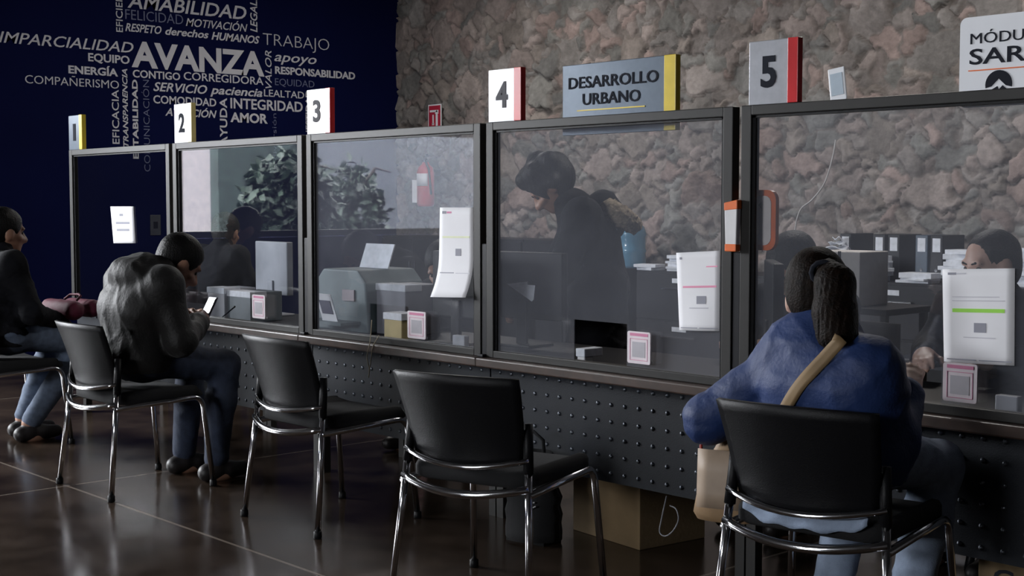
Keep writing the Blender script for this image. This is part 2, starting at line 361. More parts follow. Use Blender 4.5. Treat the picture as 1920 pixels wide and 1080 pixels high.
# outside that window
GROUND = pm('yard_ground', (.07, .065, .055), .9)
tag(MB().b2((-40, -30, -.3), (XW - .3, 30, -.05)).build('ground', GROUND), kind='structure')
tag(MB().b2((-20.2, -4.15, -.05), (-20, 6, 2.42)).build('wall_garden', pm('pale_render', (.80, .73, .76), .9)), kind='structure')
tag(MB().b2((-15.2, -2.55, -.05), (-15, -1.32, 2.42)).build('wall_hedge', pm('dark_hedge', (.02, .032, .03), .9, var=.5, scale=6)), kind='structure')
tag(MB().b2((-15.2, -14, -.05), (-15, -2.56, 2.42)).build('wall_yard', pm('grey_render', (.16, .175, .20), .9)), kind='structure')
def tree(name, label, c, sx, sy, sz, n, seed):
    r = np.random.default_rng(seed); t = thing(name, label, 'tree', (c[0], c[1], -.05))
    tr = MB().tube([(0, 0, 0), (.03, .02, .6), (-.02, .05, 1.2), (.02, .02, 1.7)], [.07, .06, .045, .02], 8)
    for k in range(6):
        a = k * 1.05; tr.tube([(0, 0, .8 + k * .12), (.25 * math.cos(a), .3 * math.sin(a), 1.1 + k * .14), (.3 * math.cos(a), .55 * math.sin(a), 1.0 + k * .15)], [.03, .02, .008], 6)
    tr.build('trunk', pm('bark', (.05, .04, .03), .9), t, True)
    L = MB()
    for k in range(n):
        u = r.normal(size=3); u /= np.linalg.norm(u); p = u * np.array([sx, sy, sz]) * r.uniform(.35, 1) ** .6 + np.array([0, 0, c[2]])
        d = r.normal(size=3); d /= np.linalg.norm(d); e = np.cross(d, r.normal(size=3)); e /= np.linalg.norm(e)
        l = r.uniform(.10, .2); wd = l * .28
        L.add([p, p + d * l * .5 + e * wd, p + d * l - np.array([0, 0, .03]), p + d * l * .5 - e * wd], [(0, 1, 2, 3)])
    L.build('foliage', pm('leaf_green', (.017, .034, .022), .6, var=.5, scale=3), t)
tree('garden_tree', 'leafy green tree outside the window, mirrored in the second screen from the blue wall', (-12.9, -1.0, 1.25), .4, .6, .75, 1500, 3)
tree('garden_shrub', 'dark shrub outside the window, mirrored beside the leafy tree', (-13.6, -2.35, 1.1), .4, .45, .8, 1100, 5)

# ceiling lamps over the clerks and over the waiting side, above the picture
LAMP_E = emit('lamp_diffuser', (1, .97, .93), 14.0)
def ceiling_light(label, x, y, sx, sy, power):
    t = thing('ceiling_light', label, 'lamp', (x, y, ZC))
    MB().b2((-sx / 2 - .02, -sy / 2 - .02, -.05), (sx / 2 + .02, sy / 2 + .02, 0)).build('housing', WHITE_PL, t)
    MB().b2((-sx / 2, -sy / 2, -.058), (sx / 2, sy / 2, -.05)).build('diffuser', LAMP_E, t)
    l = bpy.data.lights.new('lamp_light', 'AREA'); l.shape = 'RECTANGLE'; l.size = sx; l.size_y = sy; l.energy = power; l.color = (1, .95, .9)
    o = bpy.data.objects.new('lamp_light', l); o.parent = t; o.location = (0, 0, -.065); COL.objects.link(o)
ceiling_light('ceiling panel lamp above the clerks near the blue wall', -8.2, 6.6, .3, 1.2, LAMP)
ceiling_light('ceiling panel lamp above the filing cabinets', -4.2, 6.4, .3, 1.2, LAMP)

# painted words on the blue wall; numbers are photo pixels x 2.5118
LET = pm('mural_white', (.66, .66, .71), .7, var=.05)
LET_DIM = pm('mural_grey_blue', (.16, .18, .30), .6, var=.05)
K = 2.5118
def word(s, xl, xr, yl, yr, cap, bold=.0, shear=0.0, mat=LET):
    a, b = at(xl / K, yl / K, X=XW), at(xr / K, yr / K, X=XW); mid = at((xl + xr) / 2 / K, ((yl + yr) / 2 - cap) / K, X=XW)
    z = (a.z + b.z) / 2
    M = Matrix(((0, -1, 0, XW + .0005), (1, 0, 0, a.y), (0, 0, 1, z), (0, 0, 0, 1)))
    put_text('painted_word', s, mat, wall_left, M, b.y - a.y, mid.z - z, bold, shear, depth=.003)
def word_up(s, xl, xr, yt, yb, bold=0.0, shear=0.0, mat=LET):
    a = at(xr / K, yb / K, X=XW); b = at(xr / K, yt / K, X=XW); c = at(xl / K, (yt + yb) / 2 / K, X=XW)
    M = Matrix(((0, -1, 0, XW + .0005), (0, 0, -1, a.y), (1, 0, 0, a.z), (0, 0, 0, 1)))
    put_text('painted_word', s, mat, wall_left, M, b.z - a.z, a.y - c.y, bold, shear, depth=.003)
B, I = .022, .28
word('AMABILIDAD', 600, 1160, 38, 90, 62, .012, .2); word('FELICIDAD', 590, 862, 92, 114, 46, -.008, 0, LET_DIM)
word('MOTIVACIÓN', 875, 1165, 122, 150, 36, .005, I); word('RESPETO', 590, 760, 146, 160, 36, .015, I)
word('derechos', 778, 982, 162, 181, 34, .02, I); word('HUMANOS', 996, 1222, 186, 205, 34, B, I)
word('TRABAJO', 1238, 1550, 212, 238, 55, -.018); word('IMPARCIALIDAD', -6, 628, 198, 250, 50, .005, .25)
word('EQUIPO', 415, 610, 290, 298, 36, B); word('AVANZA', 620, 1245, 312, 354, 108, .035)
word('ENERGÍA', 322, 555, 345, 358, 34, .03); word('COMPAÑERISMO', 118, 560, 394, 416, 38, -.005)
word('CONTIGO', 625, 848, 364, 377, 34, .018); word('CORREGIDORA', 865, 1240, 379, 397, 36, .006)
word('apoyo', 1292, 1490, 292, 298, 44, .008, I); word('RESPONSABILIDAD', 1295, 1672, 350, 370, 32, .03)
word('EQUIDAD', 1295, 1480, 404, 410, 32, -.008, 0, LET_DIM); word('SERVICIO', 722, 975, 430, 440, 40, .015, I)
word('paciencia', 990, 1235, 444, 453, 38, .018, I); word('LEALTAD', 1243, 1432, 457, 461, 32, .005)
word('COMODIDAD', 722, 1018, 487, 500, 36, .016); word('INTEGRIDAD', 1085, 1425, 515, 521, 46, .018)
word('ATENCIÓN', 778, 1020, 546, 553, 34, .018, I); word('AMOR', 1085, 1260, 575, 579, 42, .03)
word_up('EFICIENCIA', 545, 578, -118, 152, .005); word_up('LEGALIDAD', 1178, 1211, -120, 152, .012, .2)
word_up('VALOR', 1249, 1279, 240, 418, .002, .25); word_up('EFICACIA', 528, 562, 424, 678, .006)
word_up('TRANSPARENCIA', 578, 604, 325, 692, .018, .25); word_up('ESTABILIDAD', 625, 652, 376, 748, .028)
word_up('COMUNICACIÓN', 676, 708, 378, 808, -.012, 0, LET_DIM); word_up('AYUDA', 1036, 1070, 462, 690, .018)
word_up('diversión', 1282, 1303, 535, 752, -.012, 0, LET_DIM); word_up('HONESTIDAD', 1440, 1464, 428, 720, .018)
# ------------------------------------------------------------------ counter, screens
YG, UW, X0 = 3.73, 1.31, -8.157
LEDGE, TOP = .683, 1.65
JOINTS = [X0 + i * UW for i in range(6)]
cl = ['riveted dark counter unit under screen 1, behind the man in the black jacket', 'riveted dark counter unit under screen 2, behind the empty chair next to the man',
      'riveted dark counter unit under screen 3, between two empty chairs', 'riveted dark counter unit under screen 4, above the brown carton',
      'riveted dark counter unit under screen 5, beside the woman in blue']
for i in range(5):
    t = thing('counter_unit', cl[i], 'counter', (JOINTS[i] + UW / 2, 3.75, 0), 0, 'riveted counter units in a row')
    h = UW / 2 - .004
    p = MB().b2((-h, 0, .255), (h, .02, .645))
    for a in range(18):
        for b in range(6):
            x, z, r, d = -h + .055 + a * .0703, .29 + b * .066, .009, .006
            k_ = len(p.f) if (a, b) == (0, 0) else k_
            prof = ((1, 0), (.88, .45), (.55, .85), (.2, 1))
            vs = [(x + r * q * math.cos(w_ * math.pi / 4), -d * y_, z + r * q * math.sin(w_ * math.pi / 4)) for q, y_ in prof for w_ in range(8)]
            p.add(vs, [(j * 8 + w_, j * 8 + (w_ + 1) % 8, j * 8 + 8 + (w_ + 1) % 8, j * 8 + 8 + w_) for j in range(3) for w_ in range(8)] + [tuple(range(24, 32))])
    p.build('front_panel', PANEL_MAT, t, mats=STUD_MAT, mat_from=k_)
    MB().b2((-UW / 2, -.085, .645), (UW / 2, .02, LEDGE)).build('ledge', LEDGE_MAT, t, bevel=.006)
    MB().b2((-UW / 2, .02, .66), (UW / 2, .62, LEDGE)).build('desk_top', BLACK_LAM, t, bevel=.003)
    for s in (-1, 1):
        MB().b2((s * (h - .02) - .02, .03, 0), (s * (h - .02) + .02, .07, .66)).build('leg', STEEL_DARK, t)
        MB().b2((s * (h - .02) - .02, .56, 0), (s * (h - .02) + .02, .60, .66)).build('leg', STEEL_DARK, t)
# posts clamped between neighbouring screens
pl = ['short black post between screens 1 and 2', 'short black post between screens 2 and 3', 'short black post between screens 3 and 4', 'short black post between screens 4 and 5']
for i in range(1, 5):
    t = thing('joint_post', pl[i - 1], 'post', (JOINTS[i], 3.72, LEDGE), 0, 'black posts between the screens')
    MB().b2((-.0165, -.005, 0), (.0165, .045, .47)).build('post_tube', BLACK_LAM, t, bevel=.004)
    MB().b2((-.0168, -.03, 0), (.0168, .055, .012)).build('foot_plate', BLACK_LAM, t, bevel=.003)
    b = MB()
    for z in (.12, .36): b.lathe([(0, 0), (.009, 0), (.009, .006), (.004, .009)], (0, 0, 0), 6)
# screens
def screen(i, label, notch, dust_veil):
    a, b = JOINTS[i] + .018, JOINTS[i + 1] - .018; x = (a + b) / 2; h = (b - a) / 2
    t = thing('glass_screen', label, 'screen', (x, YG, LEDGE), 0, 'framed clear screens on the counter')
    H = TOP - LEDGE; w = .042
    f = MB().b2((-h, -.02, 0), (-h + w, .02, H)).b2((h - w, -.02, 0), (h, .02, H)).b2((-h + w, -.02, H - .034), (h - w, .02, H)).b2((-h + w, -.02, 0), (h - w, .02, .03))
    f.build('frame', STEEL_DARK, t, bevel=.003)
    g = MB()
    for c, d in (((-h + w + .006, 0, H / 2), (.012, .022, H - .06)), ((h - w - .006, 0, H / 2), (.012, .022, H - .06)), ((0, 0, H - .038), (2 * h - 2 * w, .022, .008))): g.box(c, d)
    g.build('gasket', BLACK_PLASTIC, t)
    X, Z0, Z1 = h - w, .03, H - .034
    if notch:
        n0, n1, nz = notch[0] - x, notch[1] - x, notch[2] - LEDGE
        poly = [(-X, Z0), (n0, Z0), (n0, nz), (n1, nz), (n1, Z0), (X, Z0), (X, Z1), (-X, Z1)]
    else: poly = [(-X, Z0), (X, Z0), (X, Z1), (-X, Z1)]
    MB().prism(poly, -.002, .002).build('pane', acrylic('clear_acrylic_%d' % i, dust_veil), t, fix=True)
def notch(x0, x1, yt):
    a, b = at(x0, yt, Y=YG), at(x1, yt, Y=YG); return (a.x, b.x, (a.z + b.z) / 2)
screen(0, 'framed clear screen under sign 1, dark navy wall behind it', None, .0006)
screen(1, 'framed clear screen under sign 2, mirroring a tree and pale wall', notch(420, 478, 541), .008)
screen(2, 'framed clear screen under sign 3, red extinguisher seen through it', notch(694, 766, 572), .055)
screen(3, 'framed clear screen under sign 4, standing clerk behind it', notch(1077, 1176, 603), .06)
screen(4, 'framed clear screen under sign 5, in front of the seated woman in blue', notch(1664, 1766, 690), .05)

# ------------------------------------------------------------------ number signs on the screens
def number_sign(n, px, py, plate, bar, label, rz=0.0):
    p = at(px, py, Y=YG); W, Hh = .205, .212
    t = thing('number_sign', label, 'sign', (p.x, YG, TOP), rz, 'numbered signs on the screens')
    MB().b2((0, -.012, 0), (W * .8, .004, Hh)).build('plate', plate, t, bevel=.002)
    MB().b2((W * .8, -.022, 0), (W, .006, Hh)).build('colour_bar', bar, t, bevel=.002)
    MB().b2((W * .775, -.0135, 0), (W * .8, .004, Hh)).build('bar_edge', SIGN_WHITE, t)
    wd = {'1': .035, '2': .062, '3': .062, '4': .07, '5': .064}[n]
    put_text('digit', n, INK if n in '125' else GREY_DIG, t, Matrix.Translation((W * .4 - wd / 2, -.0125, .06)), wd, .096, .03, depth=.002)
GREY_DIG = pm('digit_grey', (.13, .13, .14), .8, spec=.1)  # lighter than ink: glare over the digits put into the colour
number_sign('1', 133, 280, SIGN_BLUE, YELLOW, 'small blue-grey sign reading 1 with a yellow edge')
number_sign('2', 331, 262, SIGN_WHITE, pm('pale_yellow_acrylic', (.75, .62, .25), .3), 'glaring white sign reading 2 with a pale yellow edge')  # white plate colour carries the mirrored window glare
number_sign('3', 580, 248, SIGN_WHITE, RED, 'bright white sign reading 3 with a red edge')  # plate painted white for window glare
number_sign('4', 920, 222, SIGN_WHITE, RED, 'pale sign reading 4 with a red edge')  # glare likewise painted into the white plate
number_sign('5', 1408, 190, SIGN_GREY, RED, 'grey sign reading 5 with a red edge')

def big_sign():
    Y = 3.80
    a, b, c = at(1058, 252, Y=Y), at(1272, 247, Y=Y), at(1165, 113, Y=Y); Wd, z0, z1 = b.x - a.x, (a.z + b.z) / 2, c.z
    t = thing('department_sign', 'blue-grey sign reading DESARROLLO URBANO with a yellow edge', 'sign', (a.x, Y, z0))
    H = z1 - z0; k = .905
    MB().b2((0, -.01, 0), (Wd * k, .006, H)).build('plate', SIGN_BLUE, t, bevel=.002)
    MB().b2((Wd * k, -.018, 0), (Wd, .01, H)).build('colour_bar', YELLOW, t, bevel=.002)
    put_text('lettering', 'DESARROLLO', INK, t, Matrix.Translation((Wd * .06, -.0105, H * .66)), Wd * .79, H * .155, .012, depth=.002)
    put_text('lettering', 'URBANO', INK, t, Matrix.Translation((Wd * .19, -.0105, H * .42)), Wd * .51, H * .155, .012, depth=.002)
    MB().b2((Wd * .14, -.0125, H * .335), (Wd * .74, -.01, H * .352)).build('underline', YELLOW, t)
    for x in (.12, .45): MB().b2((x - .012, -.045, TOP - z0 - .03), (x + .012, -.01, TOP - z0 + .004)).build('bracket', STEEL_DARK, t)
big_sign()
def module_sign():
    Y = 3.80
    a, c = at(1800, 203, Y=Y), at(1803, 35, Y=Y); Wd = .52; z0, H = a.z, c.z - a.z
    t = thing('module_sign', 'white sign with rounded corners reading MÓDULO SARE, above screen 5', 'sign', (a.x, Y, z0))
    MB().prism(rounded(0, Wd, 0, H, .022), -.008, .006).build('plate', SIGN_WHITE, t, fix=True)
    put_text('lettering', 'MÓDULO', INK, t, Matrix.Translation((.035, -.0085, H * .70)), .245, H * .115, 0.0, depth=.002)
    put_text('lettering', 'SARE', INK, t, Matrix.Translation((.033, -.0085, H * .475)), .225, H * .165, .012, depth=.002)
    MB().b2((.03, -.0105, H * .40), (Wd - .1, -.008, H * .412)).build('underline', ORANGE, t)
    cx, cz, r = .128, H * .235, .042
    arc = [(cx + r * math.cos(math.radians(q)), cz + r * math.sin(math.radians(q))) for q in range(-12, 193, 12)]
    MB().prism(arc + [(cx - r * .55, cz - r * .1), (cx, cz + r * .42), (cx + r * .55, cz - r * .1)], -.0105, -.0078).build('emblem', INK, t, fix=True)
    MB().prism([(cx - r * .75, cz - r * .45), (cx - r * .1, cz - r * .12), (cx + .02 * r, cz - r * .35), (cx + r * .3, cz - r * .08), (cx + r * .8, cz - r * .5), (cx + r * .4, cz - r * .86), (cx - r * .4, cz - r * .86)], -.0105, -.0078).build('emblem', INK, t, fix=True)
    for x in (.1, .4): MB().b2((x - .012, -.045, TOP - z0 - .03), (x + .012, -.008, TOP - z0 + .004)).build('bracket', STEEL_DARK, t)
module_sign()
p = at(1572, 183, Y=YG)
t = thing('tilted_tag', 'small shiny tilted card standing on top of screen 5', 'card', (p.x, YG, TOP))
R_ = Matrix.Rotation(math.radians(-7), 3, 'Y')
MB().box((-.004, 0, .05), (.062, .006, .105), R_).build('tag_card', SIGN_WHITE, t, bevel=.003)
MB().box((-.004, -.0035, .05), (.045, .003, .07), R_).build('printed_face', pm('pale_blue_print', (.5, .58, .66), .2), t)

# ------------------------------------------------------------------ papers on the screens
def sheet(name, label, tl, tr, bl, br, curl=0.0, Y=YG - .0045, bow=.004, extras=()):
    """sheet hung flat on a pane, its four photo corners taken on the pane plane"""
    A, B, C, D = [at(*q, Y=Y) for q in (tl, tr, bl, br)]; o = thing(name, label, 'paper', ((A.x + B.x) / 2, Y, C.z))
    def pt(u, v, off=0.0):
        q = (A * (1 - u) + B * u) * v + (C * (1 - u) + D * u) * (1 - v)
        lift = curl * max(0, .45 - v) ** 2 * 4 + bow * math.sin(math.pi * u) * (1 - v)
        return (q.x - o.location.x, -lift - off, q.z - o.location.z)
    MB().grid([[pt(u / 8, v / 12) for u in range(9)] for v in range(13)]).build('page', PAPER, o, True, solid=.0008)
    for nm, m, u0, u1, v0, v1 in extras:
        k = MB().grid([[pt(u0 + (u1 - u0) * i / 6, v0 + (v1 - v0) * j / 3, .0012) for i in range(7)] for j in range(4)])
        k.build(nm, m, o, solid=.0006)
    return o
FAINT = pm('faint_print', (.58, .57, .62), .8)
lines = lambda v: [('text_line', FAINT, .12, .85, v, v + .008)]
sheet('notice_sheet', 'white notice with three printed lines on screen 1', (207, 387), (250, 387), (213, 456), (254, 456), bow=.012,
      extras=[('text_line', GREY_INK, .40, .55, .74, .80), ('text_line', GREY_INK, .22, .82, .52, .58), ('text_line', GREY_INK, .25, .80, .33, .39)])
sheet('notice_sheet', 'long curling white sheet on screen 3 beside its post', (825, 389), (887, 389), (822, 556), (888, 557), curl=.055,
      extras=[('letterhead', GREY_INK, .08, .2, .93, .96), ('letterhead', PINK, .22, .36, .935, .955), ('highlight', pm('pale_yellow_highlight', (.75, .78, .55), .8), .1, .9, .66, .68), ('stamp', GREY_INK, .5, .66, .46, .54), ('text_line', GREY_INK, .08, .5, .265, .275), ('text_line', FAINT, .55, .95, .262, .27)])
sheet('notice_sheet', 'white notice with a pink highlighted line on screen 4', (1268, 474), (1350, 470), (1274, 619), (1349, 621), bow=.01,
      extras=[('letterhead', GREY_INK, .08, .13, .91, .94), ('text_line', PINK_HI, .7, .95, .80, .815), ('highlight', PINK_HI, .14, .93, .545, .57), ('stamp', GREY_INK, .48, .70, .34, .44), ('text_line', FAINT, .3, .75, .28, .295), ('text_line', GREY_INK, .05, .5, .03, .04), ('text_line', GREY_INK, .55, .97, .03, .04)])
sheet('notice_sheet', 'white notice with a green highlighted line on screen 5', (1767, 505), (1903, 503), (1770, 678), (1902, 686), bow=.006,
      extras=[('letterhead', GREY_INK, .08, .2, .94, .965), ('letterhead', FAINT, .2, .34, .945, .96), ('highlight', GREEN_HI, .14, .87, .54, .58), ('text_line', FAINT, .14, .87, .66, .668), ('text_line', FAINT, .14, .8, .70, .708), ('stamp', GREY_INK, .45, .62, .33, .43), ('text_line', FAINT, .3, .75, .27, .28), ('text_line', GREY_INK, .05, .48, .03, .042), ('text_line', GREY_INK, .52, .97, .03, .042)])
# small square cards with a pink heading (their square codes are left out)
def code_card(label, x0, x1, yt, yb, lean=.02):
    a, b = at(x0, yb, Y=YG - .03), at(x1, yb, Y=YG - .03); c = at((x0 + x1) / 2, yt, Y=YG - .03); w_, h_ = b.x - a.x, c.z - (a.z + b.z) / 2
    t = thing('counter_card', label, 'card', (a.x, YG - .03, LEDGE + .03), 0, 'pink-headed cards by the pass slots')
    t.location.z = max(LEDGE, (a.z + b.z) / 2)
    MB().prism(rounded(0, w_, 0, h_, .008), -.003, .003).build('card', pm('card_white', (.74, .66, .70), .6), t, fix=True)
    MB().b2((w_ * .12, -.0042, h_ * .86), (w_ * .9, -.003, h_ * .95)).build('heading', PINK, t)
    g = MB()
    for q in ((.12, .10, .88, .115), (.12, .765, .88, .78), (.12, .10, .135, .78), (.865, .10, .88, .78)): g.b2((w_ * q[0], -.004, h_ * q[1]), (w_ * q[2], -.003, h_ * q[3]))
    g.build('printed_border', PINK, t)
    MB().b2((w_ * .22, -.0038, h_ * .2), (w_ * .78, -.003, h_ * .68)).build('printed_square', pm('pale_grey_print', (.45, .43, .47), .7), t)
    MB().b2((w_ * .1, .003, 0), (w_ * .9, .02, .01)).build('stand', SIGN_WHITE, t)
code_card('narrow pink-headed card by the slot of screen 2', 474, 498, 553, 597)
code_card('pink-headed card by the slot of screen 3', 765, 799, 584, 635)
code_card('pink-headed card by the slot of screen 4', 1177, 1220, 622, 682)
code_card('larger pink-headed card by the slot of screen 5, under the green-marked notice', 1768, 1832, 681, 754)

# orange and white board at the joint of screens 4 and 5
t = thing('wall_board', 'rounded white board with thick orange border behind screen 5', 'board', (0, 3.775, 0))
a, b = at(1392, 468, Y=3.775), at(1457, 356, Y=3.775); t.location = (a.x, 3.775, a.z)
w_, h_ = b.x - a.x, b.z - a.z
MB().prism(rounded(0, w_, 0, h_, .035), -.006, .012).build('border', ORANGE, t, fix=True)
MB().prism(rounded(.016, w_ - .018, .018, h_ - .02, .026), -.009, -.004).build('board_face', pm('board_face', (.78, .70, .67), .5), t, fix=True)
MB().prism([(w_ * .52, h_ * .75), (w_ * .60, h_ * .80), (w_ * .57, h_ * .75), (w_ * .60, h_ * .69)], -.0105, -.008).build('arrow_mark', INK, t, fix=True)
MB().b2((-.03, .0, h_ * .45), (.02, .01, h_ * .55)).build('clip', STEEL_DARK, t)
a, b = at(1361, 470, Y=3.695), at(1386, 376, Y=3.695); w_, h_ = b.x - a.x, b.z - a.z
t = thing('ticket_holder', 'white and orange holder clipped to the post between screens 4 and 5', 'holder', (a.x, 3.695, a.z))
MB().prism([(.006, 0), (w_ - .004, 0), (w_, h_), (0, h_ * .95)], -.012, .012).build('holder_body', WHITE_PL, t, fix=True, bevel=.003)
MB().prism([(.004, -.002), (w_ - .003, -.002), (w_ - .003, h_ * .14), (.004, h_ * .14)], -.0135, .0135).build('end_cap', ORANGE, t, fix=True, bevel=.003)
MB().prism([(0, h_ * .80), (w_ + .001, h_ * .83), (w_ + .001, h_ + .003), (-.001, h_ * .955)], -.0135, .0135).build('end_cap', ORANGE, t, fix=True, bevel=.003)
MB().b2((.01, .01, h_ * .4), (.03, .03, h_ * .5)).build('clip', STEEL_DARK, t)

# cords hanging over the ledge
def cord(label, pts, r, mat, cat='cord'):
    P = [Vector(p) for p in pts]; out = []
    for i in range(len(P) - 1):
        p0, p1, p2, p3 = P[max(i - 1, 0)], P[i], P[i + 1], P[min(i + 2, len(P) - 1)]
        for k in range(6):
            s = k / 6; out.append(.5 * ((2 * p1) + (p2 - p0) * s + (2 * p0 - 5 * p1 + 4 * p2 - p3) * s * s + (3 * p1 - p0 - 3 * p2 + p3) * s ** 3))
    out.append(P[-1]); o = MB().tube(out, r, 6).build('cord', mat, None, True); return tag(o, label, cat)
TWINE = pm('twine', (.35, .30, .22), .8)
cord('thin pale cord hanging from the slot of screen 3 over the ledge', [at(697, 600, Y=3.70), at(694, 640, Y=3.66), at(688, 668, Y=3.655), at(692, 690, Y=3.655), at(691, 708, Y=3.655), at(696, 672, Y=3.655), at(699, 650, Y=3.655), at(711, 629, Y=3.66)], .0022, TWINE)
cord('short looped cord on the ledge by the woman in blue', [at(1731, 772, Y=3.66), at(1728, 758, Y=3.66), at(1726, 748, Y=3.665), at(1729, 738, Y=3.67), at(1733, 741, Y=3.67), at(1730, 750, Y=3.665)], .003, TWINE)
cord('thin grey cable loop hanging under the counter by the carton', [at(1250, 930, Y=3.78), at(1240, 975, Y=3.77), at(1237, 998, Y=3.77), at(1248, 1005, Y=3.77), at(1262, 995, Y=3.77), at(1272, 975, Y=3.77), at(1268, 955, Y=3.78), at(1256, 948, Y=3.79)], .0028, pm('grey_cable', (.25, .25, .27), .6))

cord('thin pale cable running down the stone wall behind screen 5', [at(1567, 262, Y=YS - .11), at(1560, 300, Y=YS - .11), at(1545, 345, Y=YS - .11), at(1522, 375, Y=YS - .11), at(1500, 395, Y=YS - .11), at(1490, 440, Y=YS - .11), at(1492, 520, Y=YS - .11)], .006, pm('pale_cable', (.45, .43, .42), .6), 'cable')
# cartons and bag under the counter
def carton(label, loc, d, rz, word_=None):
    t = thing('carton', label, 'box', loc, rz); w_, l_, h_ = d
    MB().b2((-w_ / 2, -l_ / 2, 0), (w_ / 2, l_ / 2, h_)).build('box_body', CARD, t, bevel=.003)
    MB().b2((-w_ / 2 - .001, -.03, h_), (w_ / 2 + .001, .03, h_ + .001)).build('packing_tape', pm('tape', (.40, .32, .2), .25), t)
    for s in (-1, 1): MB().b2((-w_ / 2, s * l_ / 4 - l_ / 4 + .002, h_ - .0005), (w_ / 2, s * l_ / 4 + l_ / 4 - .002, h_ + .0025)).build('flap', CARD, t)
    if word_: put_text('lettering', word_, INK, t, Matrix.Translation((-w_ / 2 + .05, -l_ / 2 - .0005, h_ - .095)), .11, .055, .02, depth=.001)
carton('brown carton on the floor under the counter, beside the cable loop', (-3.62, 4.0, 0), (.41, .34, .31), math.radians(-7))
carton('brown carton with dark print at the lower corner, under screen 5', (-1.76, 4.01, 0), (.62, .34, .25), 0, 'Ca')
p = at(1012, 1010, Z=0)
t = thing('black_bag', 'black bag with pale print on the floor beneath the counter', 'bag', (p.x, 3.62, 0), .2)
B_ = MB().grid([[((.12 + .012 * math.sin(v * 3)) * math.cos(u / 16 * 2 * math.pi) * (1 - .25 * (v / 10) ** 3), (.085 - .03 * (v / 10) ** 2) * math.sin(u / 16 * 2 * math.pi), .012 + v / 10 * .34) for u in range(17)] for v in range(11)])
B_.build('bag_body', BLACK_FABRIC, t, True, solid=.004)
MB().b2((-.09, -.06, 0), (.09, .06, .014)).build('bag_base', BLACK_FABRIC, t)
MB().tube([(-.05, 0, .34), (-.045, 0, .40), (0, 0, .43), (.045, 0, .40), (.05, 0, .34)], .007, 6).build('bag_handle', BLACK_FABRIC, t, True)
g = MB(); r_ = random.Random(4)
for k in range(9):
    z = .1 + k * .022; g.tube([(.035 + r_.uniform(-.01, .01), -.088, z), (.06 + r_.uniform(-.01, .012), -.081, z + r_.uniform(0, .018))], .003, 5)
g.build('print', pm('pale_print', (.4, .4, .42), .5), t)
# ------------------------------------------------------------------ visitor chairs
def arc(p0, p1, sag, n=12):
    p0, p1, s = Vector(p0), Vector(p1), Vector(sag)
    return [p0.lerp(p1, k / n) + s * (1 - (2 * k / n - 1) ** 2) for k in range(n + 1)]
def bend(a, b, c, r, n=6):
    a, b, c = Vector(a), Vector(b), Vector(c); p, q = b + (a - b).normalized() * r, b + (c - b).normalized() * r
    return [a] + [(p * (1 - t) ** 2 + b * 2 * t * (1 - t) + q * t * t) for t in [k / n for k in range(n + 1)]] + [c]
CH_GROUP = 'chrome-legged black visitor chairs'
def make_chair(label, loc, rz):
    t = thing('visitor_chair', label, 'chair', loc, rz, CH_GROUP)
    for s in (-1, 1):
        MB().tube([(s * .265, -.255, .012), (s * .245, -.222, .30), (s * .232, -.203, .475)], .0125, 12).build('rear_leg', CHROME, t, True)
        u = MB().tube([(s * .232, -.203, .47), (s * .226, -.195, .55), (s * .222, -.19, .628)], [.0165, .0165, .0155], 12)
        u.build('back_upright', BLACK_PLASTIC, t, True)
        MB().tube(bend((s * .243, -.215, .405), (s * .243, .215, .425), (s * .265, .255, .012), .055), .0125, 12).build('front_leg', CHROME, t, True)
        for y in (-.255, .255): MB().lathe([(.014, 0), (.017, .004), (.016, .028), (.013, .03)], (s * .265, y, 0), 12).build('foot_cap', BLACK_PLASTIC, t, True)
    MB().tube(arc((-.236, -.208, .515), (.236, -.208, .515), (0, -.065, -.03)), .009, 10).build('back_rail', CHROME, t, True)
    MB().tube(arc((-.24, -.214, .425), (.24, -.214, .425), (0, -.06, -.028)), .0135, 10).build('seat_rail', CHROME, t, True)
    g = []
    for j in range(11):
        v = j / 10; row = []
        for i in range(19):
            u = i / 9 - 1; hw = .205 + .032 * v ** .8
            row.append((u * hw, -.185 - .085 * v ** 1.3 - .055 * (1 - u * u), .497 + .280 * v - .022 * (1 - u * u) * (1 - v) + .006 * (1 - u * u) * v))
        g.append(row)
    MB().grid(g).build('backrest', BLACK_PLASTIC, t, True, solid=.012)
    sp = []
    for z, sc_ in ((.415, .93), (.425, 1.0), (.452, 1.0), (.466, .97), (.471, .9)):
        sp.append([(x * sc_, y * sc_ + .02, z + (.012 * (1 - (abs(y) / .24) ** 2) * (1 if z > .45 else 0)) - (.02 if y > .2 and z > .44 else 0)) for x, y in rounded(-.232, .232, -.225, .235, .07, 5)])
    n = len(sp[0]); m = MB().add([p for r in sp for p in r], [(i * n + k, i * n + (k + 1) % n, (i + 1) * n + (k + 1) % n, (i + 1) * n + k) for i in range(4) for k in range(n)] + [tuple(range(n - 1, -1, -1)), tuple(range(4 * n, 5 * n))])
    m.build('seat', BLACK_FABRIC, t, True)
    return t
CH1, CH2, CH3, CH4, CH0 = (-5.85, 2.965, 0), (-4.69, 3.26, 0), (-3.36, 3.02, 0), (-2.2, 3.27, 0), (-7.365, 2.965, 0)
c1 = make_chair('black visitor chair under the man in the black jacket', CH1, 0)
copy_tree(c1, CH2, math.radians(1), 'empty black visitor chair next to the man in the black jacket')
copy_tree(c1, CH3, math.radians(16.5), 'empty black visitor chair turned aside, next to the woman in blue')
copy_tree(c1, CH4, math.radians(9.5), 'black visitor chair under the woman in the blue jacket')
copy_tree(c1, CH0, 0, 'black visitor chair under the shadowed person by the navy wall')

